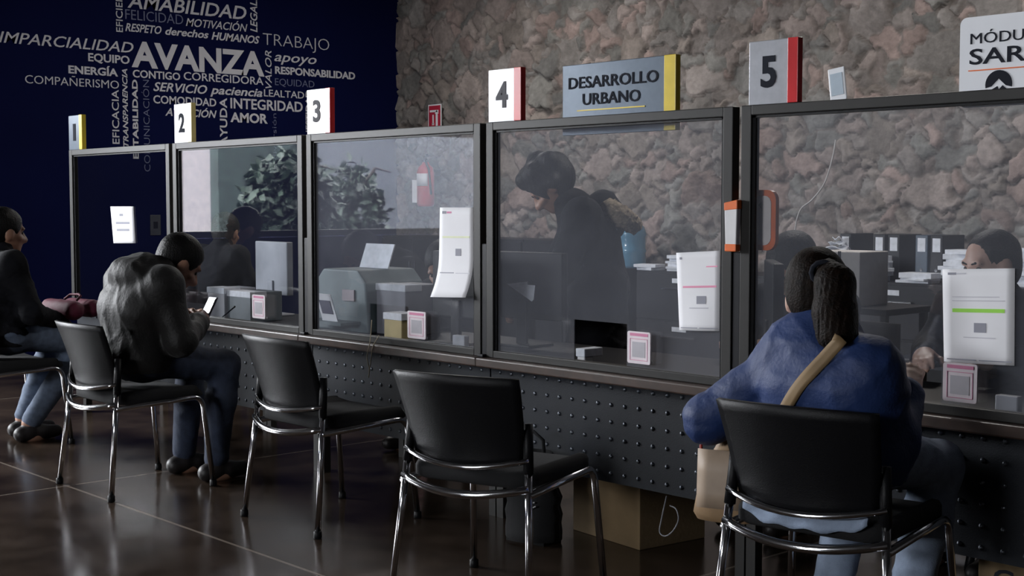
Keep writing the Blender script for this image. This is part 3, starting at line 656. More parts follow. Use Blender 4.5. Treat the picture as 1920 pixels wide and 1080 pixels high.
# ------------------------------------------------------------------ furniture behind the screens
YB = YS - .15
def file_cabinet(label, x, k):
    t = thing('file_cabinet', label, 'cabinet', (x, YB - .24, 0), 0, 'low filing cabinets along the stone wall'); w_ = .90
    MB().b2((-w_ / 2 + .003, -.22, .03), (w_ / 2 - .003, .24, .80)).build('body', BLACK_LAM, t, bevel=.004)
    MB().b2((-w_ / 2 + .02, -.19, 0), (w_ / 2 - .02, .22, .03)).build('plinth', BLACK_PLASTIC, t)
    for j, z in enumerate((.06, .43)):
        d = MB().b2((-w_ / 2 + .015, -.24, z), (w_ / 2 - .015, -.22, z + .355)).build('drawer', BLACK_LAM, t, bevel=.003)
        MB().b2((-.17, -.262, z + .235), (.17, -.24, z + .25)).build('handle', CHROME, d, bevel=.003)
        MB().b2((-.07, -.2425, z + .285), (.07, -.24, z + .32)).build('label_card', PAPER_GREY, d)
names = ['low black filing cabinet by the blue water jug', 'low black filing cabinet behind the pink-marked notice', 'low black filing cabinet behind the pale file box', 'low black filing cabinet behind the clerk with the pulled-back hair']
for k in range(4): file_cabinet(names[k], -6.72 + k * .905, k)
def cupboard(label, x):
    t = thing('storage_cupboard', label, 'cupboard', (x, YB - .24, 0), 0, 'black storage cupboards along the stone wall'); w_ = .98
    MB().b2((-w_ / 2 + .003, -.20, .05), (w_ / 2 - .003, .24, 1.01)).build('body', BLACK_LAM, t, bevel=.004)
    MB().b2((-w_ / 2 + .02, -.18, 0), (w_ / 2 - .02, .22, .05)).build('plinth', BLACK_PLASTIC, t)
    for s in (-1, 1):
        a, b = sorted((s * .006, s * (w_ / 2 - .01)))
        d = MB().b2((a, -.22, .07), (b, -.20, .99)).build('door', BLACK_LAM, t, bevel=.003)
        MB().b2((s * .04 - .006, -.245, .62), (s * .04 + .006, -.22, .78)).build('handle', CHROME, d, bevel=.003)
for x, l in ((-9.98, 'tall black cupboard below the fire extinguisher'), (-8.99, 'tall black cupboard behind the curling sheet'), (-8.00, 'tall black cupboard behind the standing clerk')): cupboard(l, x)

def paper_pile(label, x, y, z, n, seed, wd=.30):
    r = random.Random(seed); t = thing('paper_pile', label, 'papers', (x, y, z), 0, 'loose paper piles on the cabinets'); h = 0
    for k in range(n):
        th = r.uniform(.012, .035); a = r.uniform(-.25, .25); b = MB().box((r.uniform(-.03, .03), r.uniform(-.02, .02), h + th / 2), (wd * r.uniform(.8, 1.1), .15, th), Matrix.Rotation(a, 3, 'Z')); h += th
        b.build('bundle', PAPER_GREY, t, bevel=.002)
    return h
def loose_heap(label, x, y, z, wd, hh, seed):
    r = random.Random(seed); t = thing('paper_heap', label, 'papers', (x, y, z), 0, 'loose paper piles on the cabinets')
    for k in range(9):
        s = 1 - k / 10; a = r.uniform(-.5, .5)
        pts = [[(Matrix.Rotation(a, 3, 'Z') @ Vector(((u / 6 - .5) * wd * s, (v / 4 - .5) * .18 * s, hh * k / 9 + .03 * (1 - abs(u / 3 - 1)) * s + .012 * math.sin(u + v + k)))) for u in range(7)] for v in range(5)]
        MB().grid(pts).build('sheet', PAPER_GREY, t, True, solid=.004)
def X_at(px, y): return at(px, 500, Y=y).x
yc = YB - .24
loose_heap('crumpled white paper heap on the filing cabinet, above the file box', X_at(1570, yc - .12), yc - .12, .80, .40, .31, 1)
paper_pile('paper stack beside the black binder, behind the woman\'s ponytail', X_at(1640, yc - .14), yc - .14, .80, 6, 2, .22)
paper_pile('flat paper stack between the two black binders', X_at(1722, yc - .14), yc - .14, .80, 3, 3, .24)
paper_pile('paper stack beside the seated clerk with pulled-back hair', X_at(1806, yc - .14), yc - .14, .80, 8, 5, .22)
paper_pile('paper stack half hidden by the pink-marked notice', X_at(1285, yc - .1), yc - .1, .80, 6, 8, .26)
paper_pile('thin paper stack beside the blue water jug', X_at(1228, yc - .12), yc - .16, .80, 2, 9, .20)
paper_pile('upright paper stack at the edge of screen 5', X_at(1925, yc), yc, .80, 11, 12)
def binder(label, px, dz=0.0, mat=BLACK_LAM):
    t = thing('ring_binder', label, 'binder', (X_at(px, yc + .09), yc + .09, .80 + dz), 0, 'black ring binders on the cabinets')
    MB().b2((-.045, -.14, 0), (.045, .14, .31)).build('cover', mat, t, bevel=.005)
    MB().b2((-.028, -.1415, .2), (.028, -.139, .29)).build('spine_label', PAPER_GREY, t)
    MB().lathe([(.011, 0), (.011, .002)], (0, 0, 0), 12).xf(Matrix.Translation((0, -.1405, .08)) @ Matrix.Rotation(math.pi / 2, 4, 'X')).build('finger_ring', CHROME, t)
binder('black ring binder with two neighbours, next to the woman\'s ponytail', 1669); binder('second black ring binder from the woman\'s ponytail', 1696)
binder('blue-black ring binder nearer the seated clerk\'s face', 1748, 0, pm('blue_black', (.03, .05, .08), .4)); binder('black ring binder next to the blue-black binder', 1776)
binder('black ring binder behind the crumpled paper heap', 1606)
# water jug
p = X_at(1180, yc - .06)
t = thing('water_jug', 'blue water jug standing on the cabinet beside the standing clerk', 'jug', (p, yc - .06, .80))
JUG = pm('blue_jug', (.10, .24, .36), .2, var=.05, coat=.5)
MB().lathe([(.02, 0), (.125, .005), (.135, .03), (.13, .12), (.137, .14), (.13, .16), (.13, .25), (.137, .27), (.12, .33), (.06, .38), (.032, .40), (.032, .43), (.02, .435)], n=24).build('jug_body', JUG, t, True)
MB().lathe([(.036, .415), (.036, .445), (.03, .45)], n=16).build('cap', WHITE_PL, t, True)
# pale file box in front of clerk 4
p = at(1562, 520, Y=5.6)
t = thing('file_box', 'pale open file box with slotted side behind the woman\'s head', 'box', (p.x, 5.6, 0))
a, b = at(1514, 470, Y=5.6), at(1611, 466, Y=5.6); w_ = b.x - a.x; z1 = a.z
MB().b2((-w_ / 2, 0, z1 - .26), (w_ / 2, .25, z1)).build('box_body', pm('pale_card', (.60, .56, .54), .8), t, bevel=.004)
for s in (-.12, .12): MB().b2((s * w_ - .008, -.003, z1 - .09), (s * w_ + .008, .002, z1 + .002)).build('slot', INK, t)
st = thing('side_table', 'low dark table carrying the pale file box', 'table', (p.x, 5.72, 0))
MB().b2((-.35, -.2, z1 - .29), (.35, .2, z1 - .26)).build('table_top', BLACK_LAM, st, bevel=.003)
for sx in (-1, 1):
    for sy in (-1, 1): MB().b2((sx * .32 - .015, sy * .17 - .015, 0), (sx * .32 + .015, sy * .17 + .015, z1 - .29)).build('leg', STEEL_DARK, st)
# fire extinguisher and its sign on the stone
p = at(798, 345, Y=YS - .22)
t = thing('fire_extinguisher', 'red fire extinguisher hung on the stone wall, seen through screen 3', 'extinguisher', (p.x, YS - .22, p.z - .22))
EXR = pm('extinguisher_red', (.52, .04, .045), .35)
MB().lathe([(.02, 0), (.075, .004), (.085, .025), (.085, .33), (.07, .38), (.035, .41), (.03, .43)], n=24).build('cylinder', EXR, t, True)
MB().lathe([(.03, .425), (.03, .45), (.018, .455), (.018, .49)], n=14).build('valve', CHROME, t, True)
MB().tube([(-.01, 0, .485), (.06, -.03, .50), (.09, -.04, .485)], .008, 6).tube([(-.01, 0, .46), (.055, -.03, .455)], .007, 6).build('lever', INK, t, True)
MB().tube([(.0, 0, .455), (.06, -.05, .44), (.10, -.04, .36), (.1, -.02, .18), (.095, -.01, .12)], .011, 8).build('hose', BLACK_PLASTIC, t, True)
lab = [[((.0862) * math.cos(q), .0862 * math.sin(q), z) for q in [math.radians(-165 + k * 14) for k in range(11)]] for z in (.20, .32)]
MB().grid(lab).build('paper_label', PAPER, t, True, solid=.001)
tg = MB().box((-.06, -.085, .15), (.055, .004, .22), Matrix.Rotation(.5, 3, 'Z')); tg.build('inspection_tag', PAPER, t)
MB().b2((-.04, .08, .30), (.04, .155, .36)).build('hook', STEEL_DARK, t)
p = at(815, 219, Y=YS - .075)
t = thing('safety_sign', 'small red and white extinguisher sign on the stone wall above screen 3', 'sign', (p.x, YS - .075, p.z - .12))
MB().b2((-.10, 0, 0), (.10, .006, .24)).build('sign_plate', SIGN_WHITE, t)
MB().b2((-.088, -.002, .012), (.088, .001, .228)).build('red_field', pm('sign_red', (.45, .02, .05), .5), t)
g = MB().b2((-.03, -.004, .05), (-.012, -.001, .14)).b2((-.036, -.004, .04), (-.006, -.001, .06)); g.b2((-.07, -.004, .165), (.06, -.001, .185)).b2((.02, -.004, .03), (.05, -.001, .15)); g.prism([(.005, .15), (.065, .15), (.035, .185)], -.004, -.001)
g.build('pictogram', SIGN_WHITE, t)
# small bits on the navy wall seen low at screen 1
p = at(291, 422, X=XW)
t = thing('wall_socket', 'pale socket plate on the navy wall behind screen 1', 'socket', (XW, p.y, p.z))
MB().b2((0, -.05, -.09), (.008, .05, .09)).build('cover_plate', pm('socket_grey', (.05, .055, .07), .5), t, bevel=.003)
MB().b2((.008, -.02, -.03), (.011, .02, .03)).build('outlet', INK, t)
t = thing('handle_glint', 'small bright bracket added for the glint of a mirrored handle, low in screen 3', 'bracket', at(752, 452, Y=YS - .3))
MB().tube([(0, 0, 0), (.05, -.02, .03), (.10, 0, .05)], .011, 8).build('glint_arm', CHROME, t, True)  # added bar, stands in for a door handle's mirrored glint

# ------------------------------------------------------------------ things on the clerks' desks
DZ = LEDGE
def monitor(label, x, y, rz, w_=.48, mat=BLACK_PLASTIC):
    t = thing('computer_monitor', label, 'monitor', (x, y, DZ), rz, 'monitors on the clerks\' desks')
    MB().b2((-w_ / 2, -.02, .12), (w_ / 2, .02, .42)).build('housing', mat, t, bevel=.006)
    MB().b2((-w_ / 2 + .012, .02, .135), (w_ / 2 - .012, .0215, .41)).build('display', INK, t)
    MB().b2((-.03, -.03, 0), (.03, -.012, .2)).build('stand', mat, t, bevel=.004)
    MB().b2((-.11, -.1, 0), (.11, .07, .012)).build('base', mat, t, bevel=.004)
p = at(985, 560, Y=4.15)
monitor('black monitor seen from behind under screen 4, below the standing clerk', p.x, 4.15, .1, .46)
p = at(480, 545, Y=4.1)
monitor('pale grey monitor seen from behind through screen 2', p.x, 4.22, -.05, .36, pm('grey_shell', (.30, .31, .35), .5))
p = at(1450, 560, Y=4.15); monitor('black monitor hiding the face of the black-haired person behind screen 5', p.x, 4.15, -.85, .42)
p = at(862, 600, Y=3.98); monitor('black monitor below the curling sheet at screen 3', p.x, 3.98, 0, .34)
def slab(name, label, cat, x0, x1, yt, yb, Y, depth, mat, z0=None, extra=None):
    a, b, c = at(x0, yb, Y=Y), at(x1, yb, Y=Y), at((x0 + x1) / 2, yt, Y=Y); z = DZ if z0 is None else z0
    t = thing(name, label, cat, ((a.x + b.x) / 2, Y, z)); w_ = b.x - a.x
    MB().b2((-w_ / 2, 0, 0), (w_ / 2, depth, c.z - z)).build('body', mat, t, bevel=.004)
    if extra: extra(t, w_, c.z - z)
    return t
def lid(t, w_, h): MB().b2((-w_ / 2 - .004, -.004, h - .03), (w_ / 2 + .004, .1, h + .003)).build('lid', PAPER_GREY, t, bevel=.003)
slab('document_box', 'pale document box beside the slot of screen 2', 'box', 390, 421, 540, 597, 3.86, .2, pm('pale_box', (.40, .40, .43), .7), extra=lid)
slab('document_box', 'greyer document box seen in the slot of screen 2', 'box', 427, 470, 547, 597, 3.88, .2, pm('grey_box', (.16, .18, .20), .7), extra=lid)
def printer():
    a, b, c = at(592, 600, Y=3.95), at(690, 600, Y=3.95), at(640, 505, Y=3.95)
    t = thing('desk_printer', 'grey-green printer with paper in its tray behind screen 3', 'printer', ((a.x + b.x) / 2, 3.95, DZ)); w_ = b.x - a.x; h = c.z - DZ
    PR = pm('printer_shell', (.11, .145, .155), .6)
    MB().prism([(-w_ / 2, 0), (w_ / 2, 0), (w_ / 2 - .02, h * .8), (w_ / 2 - .09, h), (-w_ / 2 + .07, h), (-w_ / 2, h * .78)], 0, .36).build('shell', PR, t, fix=True, bevel=.01)
    MB().b2((-w_ / 2 + .05, -.12, .04), (w_ / 2 - .06, .02, .055)).build('paper_tray', PR, t)
    MB().box((-.02, .24, h + .055), (.24, .006, .14), Matrix.Rotation(-.35, 3, 'X')).build('feed_paper', PAPER_GREY, t)
    MB().b2((.02, -.008, h * .50), (.12, 0, h * .68)).build('control_panel', pm('pink_grey', (.24, .19, .21), .5), t)
    MB().box((.02, -.10, .12), (.13, .003, .15), Matrix.Rotation(.3, 3, 'X')).build('printed_page', PAPER, t)
    MB().box((.02, -.104, .125), (.09, .003, .07), Matrix.Rotation(.3, 3, 'X')).build('picture', pm('dark_photo', (.05, .045, .09), .5), t)
printer()
slab('plastic_tray', 'pale plastic tray behind the slot of screen 3', 'tray', 706, 760, 534, 578, 4.0, .22, pm('tray_grey', (.20, .20, .23), .5), extra=lid)
slab('tape_dispenser', 'tan card pad in the slot of screen 3', 'pad', 720, 753, 588, 600, 3.86, .12, pm('tan_pad', (.45, .36, .18), .6), z0=DZ, extra=lid)
slab('paper_cup', 'small white tub in the slot of screen 4', 'tub', 1082, 1096, 655, 671, 3.82, .05, WHITE_PL, extra=lid)
slab('name_plate', 'small pale plate on the desk at the edge of screen 3', 'plate', 848, 870, 629, 642, 3.8, .03, PAPER_GREY, extra=None)
slab('name_plate', 'small pale plate on the desk at screen 5, beside the pink-headed card', 'plate', 1865, 1908, 742, 760, 3.8, .03, pm('plate_grey', (.3, .3, .33), .5))
def wedge(label, pts, Y):
    P_ = [at(x, y, Y=Y) for x, y in pts]; o = thing('folded_sheet', label, 'paper', (P_[0].x, Y, min(q.z for q in P_)))
    MB().prism([(q.x - o.location.x, q.z - o.location.z) for q in P_], -.002, .002).build('sheet', PAPER_GREY, o, fix=True)
wedge('pale folded triangular sheet propped on the monitor behind screen 4', [(951, 532), (989, 528), (990, 534), (1004, 535), (1001, 562), (997, 565)], 4.10)
# cable of the desk by screen 2 and dark phone on the ledge
t = thing('ballpoint_pen', 'pen on a cord in the slot of screen 2', 'pen', at(420, 595, Y=3.80))
t.location.z = DZ + .005
MB().tube([(-.05, 0, .0), (.05, .03, .07)], .004, 8).build('barrel', INK, t, True); MB().tube([(.05, .03, .07), (.06, .033, .077)], .005, 8).build('cap', STEEL_DARK, t, True)
# ------------------------------------------------------------------ people: smooth unions of tapered limbs meshed as one surface
V3 = lambda *a: np.array(a, float)
def cap(a, b, ra, rb=None): return ('c', np.array(a, float), np.array(b, float), ra, ra if rb is None else rb)
def ell(c, r, R=None): return ('e', np.array(c, float), np.array(r, float), np.eye(3) if R is None else np.array(R, float))
def sub(p): return ('-',) + (p,)
def chain(pts, rs): return [cap(pts[i], pts[i + 1], rs[i], rs[i + 1]) for i in range(len(pts) - 1)]
def pdist(p, P):
    if p[0] == 'c':
        _, a, b, ra, rb = p; d = b - a; L = max(d @ d, 1e-9)
        t = np.clip((P - a) @ d / L, 0, 1); q = P - a - t[..., None] * d
        return np.sqrt((q * q).sum(-1)) - (ra + t * (rb - ra))
    _, c, r, R = p; q = (P - c) @ R
    k0 = np.sqrt(((q / r) ** 2).sum(-1)); k1 = np.sqrt(((q / r ** 2) ** 2).sum(-1))
    return k0 * (k0 - 1) / np.maximum(k1, 1e-6)
def pbox(p):
    if p[0] == 'c':
        m = max(p[3], p[4]); return np.minimum(p[1], p[2]) - m, np.maximum(p[1], p[2]) + m
    m = max(p[2]); return p[1] - m, p[1] + m
def sdf_mesh(name, prims, h=.009, k=.03, disp=None, cut=None):
    bs = [pbox(p) for p in prims if p[0] != '-']
    lo = np.min([b[0] for b in bs], 0) - 3 * h - .02; hi = np.max([b[1] for b in bs], 0) + 3 * h + .02
    n = np.ceil((hi - lo) / h).astype(int) + 1; ax = [lo[i] + h * np.arange(n[i]) for i in range(3)]
    F = np.full(n, .5, np.float32)
    def block(b, m):
        i0 = np.clip(((b[0] - m - lo) / h).astype(int), 0, n - 1); i1 = np.clip(((b[1] + m - lo) / h).astype(int) + 2, 1, n)
        s = tuple(slice(a, c) for a, c in zip(i0, i1)); return s, np.stack(np.meshgrid(*[ax[i][s[i]] for i in range(3)], indexing='ij'), -1)
    for p in prims:
        neg = p[0] == '-'; q = p[1] if neg else p
        kk = k if q[0] == 'e' or min(q[3], q[4]) > .02 else min(k, .007)
        s, P = block(pbox(q), k + 3 * h); d = pdist(q, P).astype(np.float32); f = F[s]
        if neg: d = -d; kk = .012; t = np.clip(kk - np.abs(f - d), 0, None); F[s] = np.maximum(f, d) + t * t / (4 * kk)
        else: t = np.clip(kk - np.abs(f - d), 0, None); F[s] = np.minimum(f, d) - t * t / (4 * kk)
    if disp is not None or cut is not None:
        m = np.abs(F) < .06; idx = np.nonzero(m); P = np.stack([ax[i][idx[i]] for i in range(3)], -1)
        if disp is not None: F[idx] += disp(P).astype(np.float32)
        if cut is not None:
            G = np.stack(np.meshgrid(*ax, indexing='ij'), -1)
            for c in (cut if isinstance(cut, list) else [cut]): F = np.maximum(F, c(G).astype(np.float32))
    F = F.astype(np.float64); F[[0, -1]] = .5; F[:, [0, -1]] = .5; F[:, :, [0, -1]] = .5
    ins = F < 0; o = [(i, j, l) for i in (0, 1) for j in (0, 1) for l in (0, 1)]
    sl = lambda A, c: A[c[0]:A.shape[0] - 1 + c[0], c[1]:A.shape[1] - 1 + c[1], c[2]:A.shape[2] - 1 + c[2]]
    cnt = sum(sl(ins, c).astype(np.int8) for c in o); act = (cnt > 0) & (cnt < 8); cell = np.argwhere(act)
    ID = np.full(act.shape, -1, int); ID[act] = np.arange(len(cell))
    vals = np.stack([F[cell[:, 0] + c[0], cell[:, 1] + c[1], cell[:, 2] + c[2]] for c in o], 1)
    acc = np.zeros((len(cell), 3)); num = np.zeros(len(cell))
    for a in range(8):
        for b in range(a + 1, 8):
            if sum(abs(x - y) for x, y in zip(o[a], o[b])) != 1: continue
            va, vb = vals[:, a], vals[:, b]; m = (va < 0) != (vb < 0); t = np.where(m, va / np.where(m, va - vb, 1), 0)
            pt = np.array(o[a]) + t[:, None] * (np.array(o[b]) - np.array(o[a])); acc += pt * m[:, None]; num += m
    V = lo + h * (cell + acc / num[:, None]); faces = []
    for axn in range(3):
        s0 = [slice(None)] * 3; s1 = [slice(None)] * 3; s0[axn] = slice(0, -1); s1[axn] = slice(1, None)
        A, B_ = ins[tuple(s0)], ins[tuple(s1)]; ch = np.argwhere(A != B_); u, v = [(1, 2), (2, 0), (0, 1)][axn]
        ch = ch[(ch[:, u] > 0) & (ch[:, v] > 0) & (ch[:, u] < n[u] - 1) & (ch[:, v] < n[v] - 1)]
        def cid(du, dv):
            q = ch.copy(); q[:, u] += du; q[:, v] += dv; return ID[q[:, 0], q[:, 1], q[:, 2]]
        Q = np.stack([cid(-1, -1), cid(0, -1), cid(0, 0), cid(-1, 0)], 1); fl = ~A[ch[:, 0], ch[:, 1], ch[:, 2]]
        Q[fl] = Q[fl][:, ::-1]; faces.append(Q)
    Q = np.concatenate(faces); Q = Q[(Q >= 0).all(1)]
    me = bpy.data.meshes.new(name); me.from_pydata(V.tolist(), [], Q.tolist()); return me
def wrinkle(seed, amp, f0=26, n=7, quilt=0.0, pitch=.095):
    r = np.random.default_rng(seed); D = r.normal(size=(n, 3)); D /= np.linalg.norm(D, axis=1)[:, None]; D[:, 2] *= 1.6; ph = r.uniform(0, 6.28, n); fr = f0 * 1.25 ** np.arange(n)
    def fn(P):
        s = 0
        for i in range(n):
            w_ = P @ (D[i] * fr[i]) * .62 + ph[i] + 1.2 * np.sin(P @ D[i - 1] * fr[i] * .35 + ph[i - 1])
            s = s + ((1 - np.abs(np.sin(w_))) ** 3 * 1.5 - .35) / (1 + i * .45) * np.clip(.5 + np.sin(P @ D[(i + 2) % n] * 9 + ph[i]), 0, 1.3)
        s = -s * amp
        if quilt: s = s - quilt * (np.abs(np.sin(math.pi * P[:, 2] / pitch)) ** .6 - .6)
        return s
    return fn
def strands(seed, amp, c):
    r = np.random.default_rng(seed); ph = r.uniform(0, 6.28, 6)
    def fn(P):
        a = np.arctan2(P[:, 0] - c[0], P[:, 1] - c[1]); return amp * sum(np.sin(a * (31 + 17 * i) + ph[i] + 9 * P[:, 2]) / (1 + .4 * i) for i in range(6))
    return fn
def rot(yaw=0, pitch=0, roll=0):
    return np.array(Matrix.Rotation(math.radians(yaw), 3, 'Z') @ Matrix.Rotation(math.radians(-pitch), 3, 'X') @ Matrix.Rotation(math.radians(roll), 3, 'Y'))
def head_prims(c, R):
    g = lambda *p: c + R @ np.array(p, float)
    E = lambda p, r: ell(g(*p), r, R)
    out = [E((0, -.008, .03), (.075, .096, .088)), E((0, .028, -.04), (.058, .066, .075)), E((0, .066, -.098), (.026, .024, .022)),
           cap(g(-.036, .078, .022), g(.036, .078, .022), .0145), cap(g(-.046, .062, -.03), g(-.03, .078, -.03), .018), cap(g(.046, .062, -.03), g(.03, .078, -.03), .018),
           cap(g(-.017, .084, -.066), g(.017, .084, -.066), .0095), cap(g(-.014, .082, -.077), g(.014, .082, -.077), .0095),
           E((-.078, -.008, -.015), (.011, .022, .033)), E((.078, -.008, -.015), (.011, .022, .033))]
    out += [sub(E((s * .032, .1, .0), (.017, .016, .010))) for s in (-1, 1)]
    out += [cap(g(0, .092, .004), g(0, .112, -.034), .0085, .0135), ell(g(-.013, .1, -.04), (.009, .011, .008), R), ell(g(.013, .1, -.04), (.009, .011, .008), R)]
    return out
def hand_prims(w, d, nrm, side, curl=.6):
    """palm plus thumb and four fingers; d = pointing direction, nrm = back of the hand, side = +1 right hand"""
    d = np.array(d, float); d /= np.linalg.norm(d); nrm = np.array(nrm, float); nrm -= d * (nrm @ d); nrm /= np.linalg.norm(nrm); x = np.cross(d, nrm) * side
    P = lambda a, b, c: np.array(w) + x * a + d * b + nrm * c
    out = [cap(w, P(0, .03, 0), .026, .026), ell(P(0, .055, 0), (.040, .046, .017), np.stack([x, d, nrm], 1))]
    for i, (ox, L) in enumerate(((-.030, .072), (-.010, .080), (.010, .076), (.029, .060))):
        p = P(ox, .088 - abs(ox) * .2, 0); a = 0; r = .0092
        pts = [p]
        for j, f in enumerate((.45, .32, .25)):
            a += curl * (.5 + .35 * j) * (1 + .08 * i); p = p + (d * math.cos(a) - nrm * math.sin(a)) * L * f; pts.append(p)
        out += chain(pts, [r, r * .95, r * .88, r * .78])
    t0 = P(-.030, .028, -.006); t1 = t0 + (-x * .55 + d * .6 - nrm * .35) * .045; t2 = t1 + (-x * .1 + d * .8 - nrm * .5) * .034
    return out + chain([t0, t1, t2], [.014, .011, .009])
def person(label, loc, rotz, J, top, bottom, skin=None, hair=None, h=.0085, seed=1, hair_extra=(), hood=None, quilt=0.0, long_coat=None, hat=(.090, .112, .100), wr=.005, hems=True, brows=False, bulk=.024, face_z=-.025, foot_dir=(0, 1, 0)):
    skin = skin or SKIN; hair = hair or HAIR
    t = thing('person', label, 'person', loc, rotz)
    J = {k: np.array(v, float) for k, v in J.items() if k not in ('yaw', 'pitch', 'roll')} | {k: J.get(k, 0) for k in ('yaw', 'pitch', 'roll')}
    R = rot(J['yaw'], J['pitch'], J['roll']); H = J['head']; pel, che, nec = J['pelvis'], J['chest'], J['neck']
    sx = V3(1, 0, 0); hl, hr = pel - sx * .085, pel + sx * .085
    mid = (pel + che) / 2 + V3(0, .01, 0)
    def torso(e):
        return [cap(pel - sx * .07, pel + sx * .07, .115 + e), cap(mid - sx * .06, mid + sx * .06, .098 + e), cap(che - sx * .075, che + sx * .075, .105 + e),
                cap(pel, che, .10 + e), cap(J['shL'], J['shR'], .055 + e), cap(che, nec, .085 + e, .055 + e), cap(J['shL'], che - sx * .1, .055 + e, .08 + e), cap(J['shR'], che + sx * .1, .055 + e, .08 + e)]
    def arms(e, end=1.0):
        o = []
        for s in 'LR':
            a, b, c = J['sh' + s], J['el' + s], J['wr' + s]; c2 = b + (c - b) * end
            o += [cap(a, b, .05 + e, .042 + e), cap(b, c2, .041 + e, .029 + e)]
        return o
    def legs(e, end=1.0):
        o = []
        for s, hp in (('L', hl), ('R', hr)):
            a, b = J['kn' + s], J['an' + s]; b2 = a + (b - a) * end
            o += [cap(hp, a, .082 + e, .056 + e), cap(a, a + (b - a) * .35, .055 + e, .054 + e), cap(a + (b - a) * .35, b2, .054 + e, .038 + e * 1.2)]
        return o
    def foot(s, e):
        a = J['an' + s]; f = np.array(J.get('ft' + s, foot_dir), float); f /= np.linalg.norm(f)
        z = V3(0, 0, -(a[2] - .035 - e)); return [cap(a, a + z + f * .02, .036 + e), cap(a + z - f * .05, a + z + f * .06, .034 + e, .036 + e), cap(a + z + f * .06, a + z + f * .15, .036 + e, .026 + e)]
    body = torso(0) + [cap(nec, H + R @ V3(0, -.018, -.06), .054, .05)] + head_prims(H, R) + arms(0) + legs(0) + foot('L', 0) + foot('R', 0)
    for s, sd in (('L', -1), ('R', 1)):
        d = J['wr' + s] - J['el' + s]; body += hand_prims(J['wr' + s], J.get('hd' + s, d), J.get('hn' + s, V3(sd * .25, 0, 1)), sd, J.get('curl', .7) if not isinstance(J.get('curl', .7), np.ndarray) else float(J['curl']))
    link('body', sdf_mesh('body', body, min(h, .0075), .03), skin, t, True)
    E = bulk
    cloth = torso(E) + arms(E * .8, .97) + [cap(nec, nec + (H - nec) * .35, .062 + E * .4, .060 + E * .3)]
    if hood == 'collar': cloth += [ell(nec + (H - nec) * .3 + V3(0, -.012, -.01), (.122, .112, .060)), ell(nec + (H - nec) * .15 + V3(0, -.03, -.02), (.145, .115, .05))]
    if hood == 'bulge':
        cloth += [ell(nec + V3(0, -.135, .005), (.14, .075, .085)), ell(nec + V3(0, -.06, .05), (.115, .06, .06))]
    hem = pel[2] - .07
    if long_coat:
        cloth += [cap(hl + V3(-.01, 0, 0), V3(-.1, -.02, long_coat), .145, .16), cap(hr + V3(.01, 0, 0), V3(.1, -.02, long_coat), .145, .16), cap(che + V3(0, -.02, 0), pel, .15, .16)]; hem = long_coat + .0
    link('jacket' if E > 0 else 'top', sdf_mesh('jacket', cloth, h, .035, wrinkle(seed, wr, quilt=quilt), (lambda G: hem - G[..., 2])), top, t, True)
    link('trousers', sdf_mesh('trousers', [cap(hl, hr, .122)] + legs(.016, .95), h, .035, wrinkle(seed + 9, .003, 22)), bottom, t, True)
    for s in 'LR': link('shoe', sdf_mesh('shoe', foot(s, .008)[1:] + [cap(J['an' + s] + V3(0, 0, -max(0, J['an' + s][2] - .08)), J['an' + s] + V3(0, 0, -max(0, J['an' + s][2] - .06)), .044)], .008, .02), SHOE, t, True)
    g = lambda *p: H + R @ np.array(p, float)
    hp = [ell(g(0, -.022, .036), hat, R), ell(g(0, -.055, -.02), (.074, .062, .075), R)] + [eval_h(g) for eval_h in hair_extra]
    hp += [sub(ell(g(0, .12, face_z), (.080, .092, .11), R))] + [sub(ell(g(s * .085, .02, -.05), (.03, .035, .05), R)) for s in (-1, 1)]
    link('hair', sdf_mesh('hair', hp, .0065, .025, strands(seed, .0006, g(0, -.02, 0))), hair, t, True)
    for s in (-1, 1):
        e = MB().lathe([(.0105 * math.sin(q), -.0105 * math.cos(q)) for q in [.1 + k * .42 for k in range(8)]], n=12).xf(Matrix.Translation(g(s * .032, .078, .0)))
        e.build('eye', EYE_W, t, True)
        link('eyebrow', sdf_mesh('eyebrow', chain([g(s * .014, .0925, .019), g(s * .032, .0915, .024), g(s * .05, .077, .019)], [.0035, .004, .002]), .003, .004), HAIR, t, True)
    return t, R, H
EYE_W = pm('eye_dark', (.03, .02, .015), .2)

# man in a black jacket bent over his phone
man, R_, H_ = person('person in a black hooded jacket sitting hunched over a phone before screen 1', (CH1[0] + .02, CH1[1], 0), 0,
    dict(pelvis=(0, -.01, .615), chest=(0, .0, .83), neck=(0, .10, .985), head=(0, .235, 1.035), pitch=38, yaw=-10,
         shL=(-.185, .04, .945), shR=(.185, .05, .945), elL=(-.24, .10, .70), elR=(.24, .10, .69), wrL=(-.08, .275, .755), wrR=(.09, .28, .755),
         knL=(-.13, .36, .545), knR=(.14, .385, .545), anL=(-.13, .31, .085), anR=(.14, .33, .085), hnL=(-.9, .2, .3), hnR=(.9, .2, .3), curl=.8),
    BLACK_JACKET, JEANS, hood='bulge', seed=3, wr=.0045, bulk=.034, hat=(.090, .113, .103))
t = thing('mobile_phone', 'mobile phone held by the person in the black jacket', 'phone', Vector(man.location) + Vector((.005, .375, .80)), 0)
MB().box((0, 0, 0), (.072, .009, .15), Matrix.Rotation(-.5, 3, 'X')).build('phone_case', pm('phone_case', (.1, .1, .13), .3), t, bevel=.003)
MB().box((0, -.0048, .0026), (.064, .002, .135), Matrix.Rotation(-.5, 3, 'X')).build('phone_glass', pm('phone_glass', (.12, .16, .25), .08), t)

